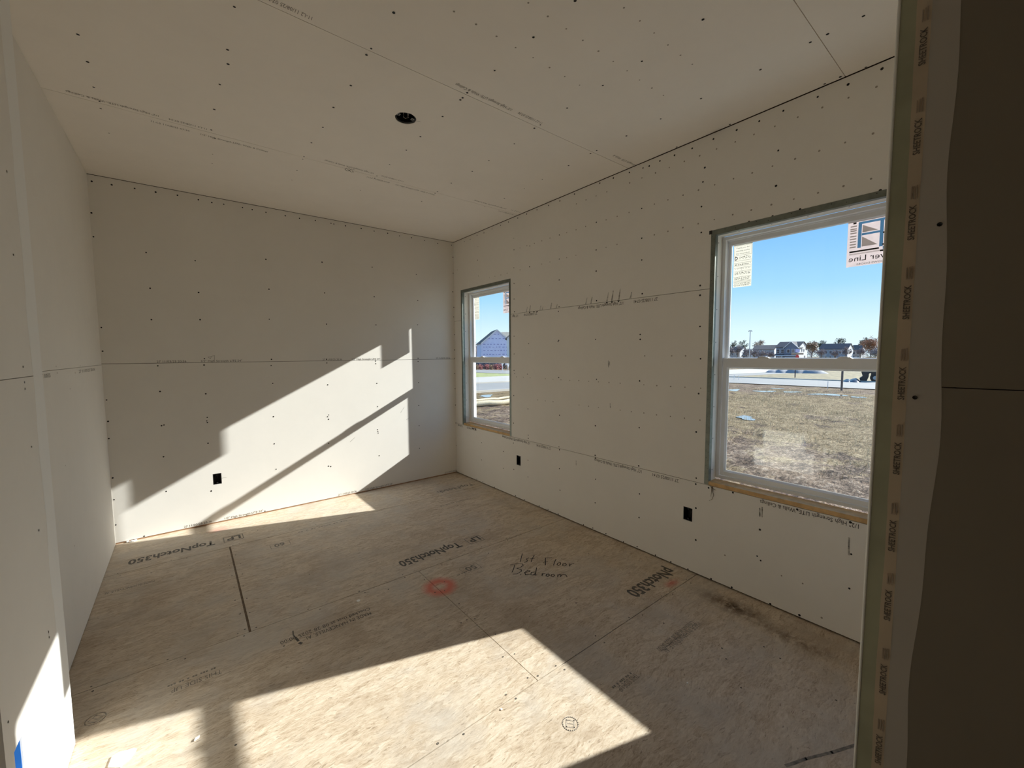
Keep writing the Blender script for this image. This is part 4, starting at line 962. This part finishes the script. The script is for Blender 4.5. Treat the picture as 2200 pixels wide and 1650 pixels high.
def house(name, label, b, d, W, D, h, rh, along, wall, roof, yaw=0.0, zoff=0.0):
    c = site(b, d); o = empty(name, (c.x, c.y, c.z+zoff), -math.radians(b)+math.radians(yaw), label=label, category='house')
    mb = MB(); body(mb, W, D, h, rh, along); mb.build('wall', wall, o)
    mb = MB(); gable_roof(mb, W, D, h, rh, along); mb.build('roof', roof, o)
    return o
# the blue-wrapped house across the street
hb = house('house', 'house under construction wrapped in pale blue printed sheeting', 36.45, 124, 9.6, 12, 7.0, 3.9, 'y', M['wrap'], M['roof_brown'], 9)
mb = MB(); rnd = random.Random(5)
for z in (1.3, 2.3, 3.5, 4.7, 5.7, 6.5, 8.2, 9.5):
    half = 4.6 if z < 7 else 4.6*(10.6-z)/3.7
    x = -half+.4
    while x < half-.5:
        L = rnd.uniform(.35, .7); mb.box(x, x+L, -.03, -.015, z, z+rnd.uniform(.16, .24)); x += L+rnd.uniform(.35, .6)
mb.build('wrap_print', M['wrapink'], hb, kind='stuff')
mb = MB(); gable_roof(mb, 10, 8, 7.2, 3.4, 'x', x0=8.2, y0=5); mb.build('wing_roof', M['roof_tan'], hb)
mb = MB(); body(mb, 10, 8, 7.2, 3.4, 'x', x0=8.2, y0=5); mb.build('wing_wall', M['wrap'], hb)
for s in (-1, 1): MB().prism([(s*4.95, -.40, 6.65), (s*4.95, -.30, 6.65), (0, -.30, 10.78), (0, -.40, 10.78)], (0, 0, .3)).build('rake_board', M['trimw'], hb)
hw = house('house', 'white sided house standing in front of the blue-wrapped one', 40.2, 95, 8, 10, 7.0, 3.6, 'y', M['sid_white'], M['roof_dark'], 0)
h_window(hw, -2, 3.9, 1.1, 1.7); h_window(hw, 1.5, 3.9, 1.1, 1.7)
hg = house('house', 'small dark-roofed grey house left of the blue-wrapped one, half hidden by bare trees'.replace(' left of', ' beyond'), 33.2, 165, 9, 9, 4.4, 2.4, 'x', M['sid_grey'], M['roof_dark'], 20)
for x in (-2.5, 0, 2.5): h_window(hg, x, 2.2, 1.0, 1.3)

# the slate-blue house with the garage
hm = house('house', 'slate-blue two-storey house with white gable end and pale garage door', 72.2, 200, 8.0, 9.5, 5.9, 2.0, 'x', M['sid_blue'], M['roof_dark'], -19)
mb = MB(); gable_roof(mb, 4.6, 5, 5.6, 2.3, 'y', x0=1.7, y0=-.9, ov=.3); mb.build('cross_gable_roof', M['roof_dark'], hm)
mb = MB(); body(mb, 4.6, 5, 5.6, 2.3, 'y', x0=1.7, y0=-.9); mb.build('cross_gable_wall', M['sid_blue'], hm)
for s in (-1, 1): MB().prism([(1.7+s*2.7, -1.25, 5.2), (1.7+s*2.7, -1.15, 5.2), (1.7, -1.15, 7.85), (1.7, -1.25, 7.85)], (0, 0, .28)).build('rake_board', M['trimw'], hm)
MB().box(3.98, 4.03, 0, 9.5, -1, 5.8).build('side_cladding', M['sid_white'], hm)
MB().prism([(4.0, .2, 5.8), (4.0, 9.3, 5.8), (4.0, 4.75, 7.75)], (.05, 0, 0)).build('gable_cladding', M['sid_white'], hm)
for x in (-3.2, -1.6): h_window(hm, x, 3.4, 1.0, 1.5, muntin=True)
for x in (.8, 2.4): h_window(hm, x, 3.6, .9, 1.3, y=-.92)
h_window(hm, -2.6, .6, 1.1, 1.6, muntin=True)
for y in (3.4, 5.6): h_window(hm, y, 4.0, .7, 1.0, side=1, X=4.04)
h_window(hm, 6.8, .9, .9, 1.4, side=1, X=4.04)
MB().prism([(-4.3, -1.6, 2.5), (4.1, -1.6, 2.5), (4.1, 0, 3.0), (-4.3, 0, 3.0)], (0, 0, .15)).build('porch_roof', M['roof_dark'], hm)
MB().box(-4.3, 4.1, -1.62, -1.5, 2.25, 2.52).build('porch_fascia', M['trimw'], hm)
for x in (-4.1, -1.2): MB().box(x-.1, x+.1, -1.6, -1.4, -1, 2.3).build('porch_post', M['trimw'], hm)
g_ = MB().box(-.4, 3.6, -.98, -.90, -.8, 1.8).build('garage_door', M['garage'], hm)
for z in (-.15, .5, 1.15): MB().box(-.4, 3.6, -1.0, -.975, z-.02, z+.02).build('panel_joint', M['trimw'], g_)
def far_house(label, b, d, W, D, h, rh, wall, roof, yaw, nwin, zoff=0.0, white_end=True):
    o = house('house', label, b, d, W, D, h, rh, 'x', wall, roof, yaw, zoff)
    for i in range(nwin):
        x = -W/2+W*(i+.5)/nwin; h_window(o, x, h*.58, .9, 1.2)
        if h > 4: h_window(o, x, h*.12, .9, 1.2)
    if white_end:
        MB().prism([(W/2, .1, -1), (W/2, D-.1, -1), (W/2, D-.1, h), (W/2, D/2, h+rh*.96), (W/2, .1, h)], (.06, 0, 0)).build('end_cladding', M['sid_white'], o)
        h_window(o, D*.5, h*.6, .8, 1.1, side=1, X=W/2+.06)
    return o
far_house('long dark-roofed row house with white end gable, behind bare grey trees', 69.85, 235, 9.2, 10, 5.2, 2.0, M['sid_grey'], M['roof_brown'], -16, 5)
far_house('low dark-roofed house with white end gable, behind brush by the light pole', 66.9, 220, 4.2, 8, 4.2, 2.2, M['sid_tan'], M['roof_brown'], -24, 2)
far_house('small white-gabled house sunk in bare brush below the light pole', 67.9, 190, 1.6, 4, 2.4, 1.8, M['sid_white'], M['roof_brown'], -40, 1)
far_house('long slate-grey row house with dark roof and white end gable', 76.4, 235, 10.2, 9, 5.2, 2.2, M['sid_grey'], M['roof_dark'], -14, 6)
far_house('reddish brown house with white end gable beside the long slate-grey row house', 78.35, 246, 3.4, 7, 4.6, 2.2, M['sid_tan'], M['roof_brown'], -14, 2)

# ------------------------------------------------------------------ outside: trees and shrubs
def tree(name, label, b, d, ht, spread, leaf, n_leaf, seed, group=None, dens=.55, zoff=0.0, leaf_size=.22, trunk_mat=None):
    c = site(b, d); o = empty(name, (c.x, c.y, c.z+zoff), label=label, category='tree' if name != 'shrub' else 'shrub')
    if group: o['group'] = group
    r_ = random.Random(seed); tr, brn, tips = MB(), MB(), []
    tm = trunk_mat or M['bark']; r0 = ht*.022
    tr.tube([(0, 0, -.4), (0.02*ht*r_.uniform(-1, 1), 0, ht*.25), (0.03*ht*r_.uniform(-1, 1), .02*ht*r_.uniform(-1, 1), ht*.55)], r0, 6, r0*.55)
    def grow(p, dr, L, r, lv):
        q = p + dr*L; brn.tube([p, p.lerp(q, .5)+Vector((r_.uniform(-1, 1), r_.uniform(-1, 1), r_.uniform(-.3, .6)))*L*.06, q], r, 4, r*.5); tips.append(q)
        if lv == 0: return
        for _ in range(3):
            nd = (dr + Vector((r_.uniform(-1, 1), r_.uniform(-1, 1), r_.uniform(-.35, .7)))*.85).normalized(); grow(p.lerp(q, r_.uniform(.45, 1)), nd, L*r_.uniform(.5, .72), r*.5, lv-1)
    for k in range(6):
        a = k*2.4+r_.uniform(-.3, .3); z0 = ht*(.28+.05*k)
        grow(Vector((0, 0, z0)), Vector((math.cos(a)*spread/ht*1.3, math.sin(a)*spread/ht*1.3, r_.uniform(.7, 1.3))).normalized(), ht*.26, r0*.5, 3)
    tr.build('trunk', tm, o); brn.build('branches', tm, o)
    if n_leaf:
        lf = MB()
        for _ in range(n_leaf):
            t = r_.choice(tips)+Vector((r_.gauss(0, 1), r_.gauss(0, 1), r_.gauss(0, 1)))*spread*.10
            s = leaf_size*r_.uniform(.6, 1.4); u = Vector((r_.uniform(-1, 1), r_.uniform(-1, 1), r_.uniform(-1, 1))).normalized(); v = u.orthogonal().normalized()
            lf.add([t-u*s, t+v*s*.6, t+u*s, t-v*s*.6], [(0, 1, 2, 3)])
        lf.build('foliage', leaf, o, kind='stuff')
    return o
G = 'trees along the far houses'
tree('tree', 'rusty brown tree between the slate-blue house and the long slate-grey row', 74.55, 195, 8.2, 3.4, M['leaf_brown'], 1500, 1, G)
tree('tree', 'big rust-coloured tree beside the entry partition edge, beyond the white-ended brown house', 79.5, 190, 8.6, 4.2, M['leaf_rust'], 1800, 2, G)
tree('tree', 'second rust-coloured tree, overlapping the big rust-coloured one', 80.6, 210, 9.4, 4.2, M['leaf_brown'], 1500, 3, G)
tree('tree', 'dark rounded tree rising over the long dark-roofed row house', 69.35, 250, 10.5, 3.2, M['leaf_brown'], 900, 4, G)
for i, (b, d, h, s) in enumerate(((66.3, 180, 6.3, 2.6), (67.2, 185, 6.6, 2.4), (68.2, 176, 5.4, 2.4), (69.0, 186, 5.0, 2.4), (69.8, 177, 4.8, 2.4), (70.6, 184, 4.2, 2.2))):
    tree('tree', 'bare grey-brown tree in the brush before the long dark-roofed row house', b, d, h, s, M['leaf_grey'], 900, 10+i, 'bare trees in the brush', leaf_size=.16)
for i, (b, d, h, s) in enumerate(((75.4, 200, 5.0, 2.4), (76.6, 205, 4.6, 2.2), (77.5, 200, 5.6, 2.0), (78.7, 195, 5.2, 2.6), (79.9, 170, 5.0, 2.6))):
    tree('tree', 'bare brown tree in the brush before the long slate-grey row house', b, d, h, s, M['leaf_grey'], 800, 30+i, 'bare trees in the brush', leaf_size=.16)
for i, (b, d, h) in enumerate(((66.7, 258, 10.0), (67.8, 266, 10.4), (76.9, 262, 10.8), (78.9, 270, 11.0), (75.3, 262, 9.6))):
    tree('tree', 'dark evergreen tip showing above the far roofs', b, d, h, 1.8, M['leaf_ever'], 700, 50+i, 'evergreens behind the far roofs')
for i, (b, d, h, s) in enumerate(((33.0, 138, 7.5, 3.0), (33.9, 156, 7.0, 2.6))):
    tree('tree', 'bare grey tree beside the blue-wrapped house', b, d, h, s, M['leaf_grey'], 900, 60+i, 'bare trees by the blue-wrapped house', leaf_size=.16)
def shrub(label, b, d, ht, w, leaf, seed, group):
    c = site(b, d); r_ = random.Random(seed); o = empty('shrub', (c.x, c.y, c.z), label=label, category='shrub', group=group)
    st, lf = MB(), MB()
    for k in range(7): a = k*.9; st.tube([(0, 0, 0), (math.cos(a)*w*.4, math.sin(a)*w*.4, ht*.8)], .03, 4, .01)
    for _ in range(420):
        v_ = Vector((max(-.5, min(.5, r_.gauss(0, .3))), max(-.5, min(.5, r_.gauss(0, .3))), abs(r_.gauss(.5, .28)))); t = Vector((v_.x*w, v_.y*w, min(v_.z, 1.05)*ht)); s = .10*r_.uniform(.6, 1.4)
        u = Vector((r_.uniform(-1, 1), r_.uniform(-1, 1), r_.uniform(-1, 1))).normalized(); v = u.orthogonal().normalized(); lf.add([t-u*s, t+v*s*.6, t+u*s, t-v*s*.6], [(0, 1, 2, 3)])
    st.build('stems', M['bark'], o); lf.build('foliage', leaf, o, kind='stuff')
for i, (b, rd) in enumerate(((33.5, 0), (34.1, 1), (35.0, 1), (35.6, 0), (36.3, 1), (36.9, 1), (37.8, 0), (38.4, 1))):
    shrub('dark red shrub in the bed before the blue-wrapped house' if rd else 'brown shrub in the bed before the blue-wrapped house', b, 84+1.6*(i % 2), 1.1, .95, M['leaf_red'] if rd else M['leaf_brown'], i, 'shrubs before the blue-wrapped house')
for i, (b, d, h) in enumerate(((66.2, 165, 2.6), (67.5, 160, 2.2), (68.7, 165, 2.3), (69.9, 160, 2.0), (75.2, 165, 2.6), (76.0, 170, 2.4), (77.4, 165, 2.2), (78.9, 160, 2.6), (79.8, 158, 2.8), (80.6, 160, 3.0))):
    shrub('low olive brush clump along the far side of the verge', b, d+5*(i % 2), h, 3.0, M['leaf_olive'] if i % 3 else M['leaf_grey'], 80+i, 'brush clumps along the verge')
# hedge bank behind the shrubs
hedge_c = site(35, 100)
mb = MB(); r_ = random.Random(9)
for _ in range(2600):
    t = Vector((r_.uniform(-4.4, 4.4), max(-1, min(1, r_.gauss(0, .5))), abs(r_.gauss(.7, .4)))); s = .16*r_.uniform(.6, 1.4)
    u = Vector((r_.uniform(-1, 1), r_.uniform(-1, 1), r_.uniform(-1, 1))).normalized(); v = u.orthogonal().normalized(); mb.add([t-u*s, t+v*s*.6, t+u*s, t-v*s*.6], [(0, 1, 2, 3)])
o = mb.build('hedge', M['leaf_grey'], None, kind='stuff', label='dark bare hedge along the foot of the blue-wrapped house', category='hedge'); o.location = hedge_c; o.rotation_euler = (0, 0, -math.radians(35))
for b, d, h, lab in ((37.15, 70, 2.6, 'young pale-trunked sapling tied on the lawn'), (37.95, 72, 2.2, 'second smaller pale-trunked sapling on the lawn')):
    tree('tree', lab, b, d, h, .6, M['leaf_grey'], 0, int(d), None, trunk_mat=M['trimw'])

# ------------------------------------------------------------------ outside: street things
def post(name, label, cat, b, d, h, r, mat, extra=None):
    c = site(b, d); o = empty(name, c, -math.radians(b), label=label, category=cat)
    MB().cyl((0, 0, -.3), r, (0, 0, 1), h+.3, 10).build('post', mat, o)
    MB().cyl((0, 0, h), r*1.15, (0, 0, 1), r*.6, 10).build('cap', mat, o)
    return o
post('fence_post', 'grey timber post standing in the mud at the edge of the street', 'post', 77.3, 34.4, 1.75, .06, M['wood'])
post('sign_post', 'thin dark steel post on the dry verge across the street', 'post', 73.07, 54.3, 2.0, .05, M['navy'])
post('sign_post', 'short dark post beside the navy container', 'post', 72.65, 93, 1.6, .10, M['navy'])
for b, d in ((66.9, 45.6), (67.4, 45.2), (76.1, 36.2), (40.5, 40)):
    post('marker_stake', 'thin white survey stake beside the street', 'stake', b, d, .5, .02, M['trimw'])['group'] = 'survey stakes'
c = site(68.45, 150); o = empty('light_pole', c, -math.radians(68.45), label='tall steel street light pole rising above the bare trees', category='light pole')
MB().tube([(0, 0, -.5), (0, 0, 6), (0, 0, 10.4)], .17, 8, .11).build('pole', M['steel'], o)
MB().box(-.42, .42, -.25, .25, 10.4, 10.62).build('lamp_head', M['steel'], o)
for s in (-1, 1): MB().box(s*.42-.12, s*.42+.12, -.2, .2, 10.28, 10.42).build('lamp', M['navy'], o)
c = site(73.2, 140); o = empty('street_banner', c, -math.radians(73.2), label='red upright banner under a tan crossboard and pale violet flag', category='banner')
MB().cyl((0, .06, -.3), .06, (0, 0, 1), 5.0, 8).build('pole', M['steel'], o)
mb = MB(); mb.prism([(-.42, 0, .3), (.42, 0, .3), (.42, 0, 2.5), (.15, 0, 3.1), (-.15, 0, 3.1), (-.42, 0, 2.5)], (0, .05, 0)); bn = mb.build('banner', M['red'], o)
for z in (1.9, 1.4, .9): MB().box(-.22, .22, -.03, -.005, z, z+.28).build('white_mark', M['trimw'], bn)
MB().box(-1.4, 1.4, -.05, .05, 3.05, 3.5).build('crossboard', M['tan'], o)
MB().box(-.5, .5, -.03, .03, 3.7, 4.6).build('flag', M['violet'], o)
c = site(74.3, 88); o = empty('waste_container', c, -math.radians(74.3), label='navy steel waste container with a white end, parked beyond the gravel heap', category='container')
mb = MB(); mb.prism([(-2.2, 0, .25), (2.0, 0, .25), (2.2, 0, 1.75), (-2.2, 0, 1.75)], (0, 2.2, 0)); mb.build('tub', M['navy'], o)
for k in range(7): MB().box(-1.95+.6*k, -1.85+.6*k, -.08, 0, .3, 1.7).build('rib', M['navy'], o)
MB().box(-2.25, 2.25, -.1, 2.3, 1.7, 1.8).build('rim', M['navy'], o)
MB().box(2.05, 2.85, .1, 2.0, .2, 1.0).build('white_end', M['trimw'], o)
for x in (-1.6, 1.6): MB().cyl((x, -.02, .16), .16, (0, 1, 0), 2.2, 12).build('roller', M['black'], o)
def heap(label, b, d, pts, mat, cat='heap', name='gravel_heap'):
    c = site(b, d); mb = MB(); NX, NY = 40, 14; W = max(abs(p_[0])+p_[1] for p_ in pts); D = 1.6
    for i in range(NX+1):
        for j in range(NY+1):
            x = -W+2*W*i/NX; y = -D+2*D*j/NY
            z = max([0]+[h*max(0, 1-((x-px_)/w)**2-(y/D)**2) for px_, w, h in pts]); mb.v.append((x, y, z*(1+.25*noise.noise((x*3, y*3, d)))-.06))
    for i in range(NX):
        for j in range(NY): a = i*(NY+1)+j; mb.f.append((a, a+1, a+NY+2, a+NY+1))
    o = mb.build(name, mat, None, smooth=True, label=label, category=cat); o.location = c+Vector((0, 0, .04)); o.rotation_euler = (0, 0, -math.radians(b))
heap('long grey gravel heap on the verge in front of the navy container', 72.9, 73, [(-2.6, 1.0, .45), (-1.5, 1.1, .6), (.2, 1.6, .75), (2.2, 2.0, .65)], M['gravel'])
heap('dark broken asphalt heap beside the black loader', 78.05, 47.5, [(-.25, .4, .30), (.25, .5, .36)], M['cardark'], name='asphalt_heap')
# black compact loader
c = site(79.75, 49.5); o = empty('skid_loader', c, -math.radians(79.75), label='black compact loader with raised-edge bucket parked at the street', category='loader')
MB().box(-.1, 1.7, .1, 1.3, .35, 1.15).build('chassis', M['machine'], o, bevel=.03)
MB().box(.35, 1.35, .2, 1.2, 1.15, 1.95).build('cab', M['machine'], o, bevel=.04)
MB().box(.45, 1.25, .18, .205, 1.28, 1.85).build('cab_window', M['pane'], o)
for x in (.22, 1.38):
    for y in (-.08, 1.22):
        wobj = MB().cyl((x, y, .37), .37, (0, 1, 0), .28, 22).build('wheel', M['black'], o)
        MB().cyl((x, y-.015, .37), .17, (0, 1, 0), .03, 14).build('hub', M['steel'], wobj)
for y in (.02, 1.30): MB().tube([(1.5, y, 1.2), (.3, y, 1.1), (-.35, y, .75)], .07, 6).build('lift_arm', M['machine'], o)
mb = MB(); mb.prism([(-.22, .05, 1.15), (-.24, .05, .45), (-.36, .05, .06), (-.82, .05, .06), (-.88, .05, .30), (-.66, .05, .50), (-.80, .05, 1.0), (-.60, .05, 1.15)], (0, 1.3, 0)); mb.build('bucket', M['machine'], o)
MB().box(-.72, -.40, .02, .10, .95, 1.35).build('bucket_bracket', M['machine'], o)
def car(label, b, d, mat, L=4.4, van=False, yaw=0):
    c = site(b, d); o = empty('parked_car' if not van else 'parked_van', c, -math.radians(b)+math.radians(yaw), label=label, category='car' if not van else 'van')
    hh = 2.2 if van else 1.45
    prof = [(-L/2, .35), (L/2, .35), (L/2, .95), (L*.30, 1.0), (L*.16, hh), (-L*.34, hh), (-L*.46, 1.0), (-L/2, .9)] if not van else [(-L/2, .35), (L/2, .35), (L/2, 1.1), (L*.36, 1.2), (L*.26, hh), (-L/2, hh)]
    mb = MB(); mb.prism([(x, 0, z) for x, z in prof], (0, 1.75, 0)); mb.build('car_body', mat, o)
    MB().prism([(-L*.36, -.02, 1.02), (L*.25, -.02, 1.02), (L*.14, -.02, hh-.1), (-L*.31, -.02, hh-.1)], (0, 1.79, 0)).build('side_windows', M['pane'], o)
    for x in (-L*.30, L*.30):
        for y in (-.03, 1.58): MB().cyl((x, y, .32), .32, (0, 1, 0), .20, 16).build('wheel', M['black'], o)
car('dark car with pale roof parked before the long dark-roofed row house', 70.95, 150, M['cardark'])
car('white car parked beside the slate-blue house', 71.4, 152, M['carwhite'])
car('dark car parked before the long slate-grey row house', 77.2, 150, M['cardark'])
car('white van parked before the reddish brown house', 78.35, 148, M['carwhite'], 2.6, True)

# bare woods closing the horizon behind the houses: one tangled mass of twigs
mb = MB(); r_ = random.Random(77)
for b0, b1, n, d0 in ((65.0, 82.0, 9000, 290), (31.5, 40.0, 2600, 230)):
    for _ in range(n):
        b = r_.uniform(b0, b1); d = d0+r_.uniform(0, 30); c = site(b, d); top = 5.4+2.2*noise.noise((b*1.9, 0, 0))+1.3*noise.noise((b*7, 1, 0))
        t = c+Vector((0, 0, top*math.sqrt(r_.random()))); s = r_.uniform(.25, .55)
        u = Vector((r_.uniform(-1, 1), r_.uniform(-1, 1), r_.uniform(-.5, 1))).normalized(); v = u.orthogonal().normalized(); mb.add([t-u*s, t+v*s*.35, t+u*s, t-v*s*.35], [(0, 1, 2, 3)])
mb.build('treeline', M['leaf_grey'], None, kind='stuff', label='grey-brown bare woods along the horizon behind the houses', category='woods')
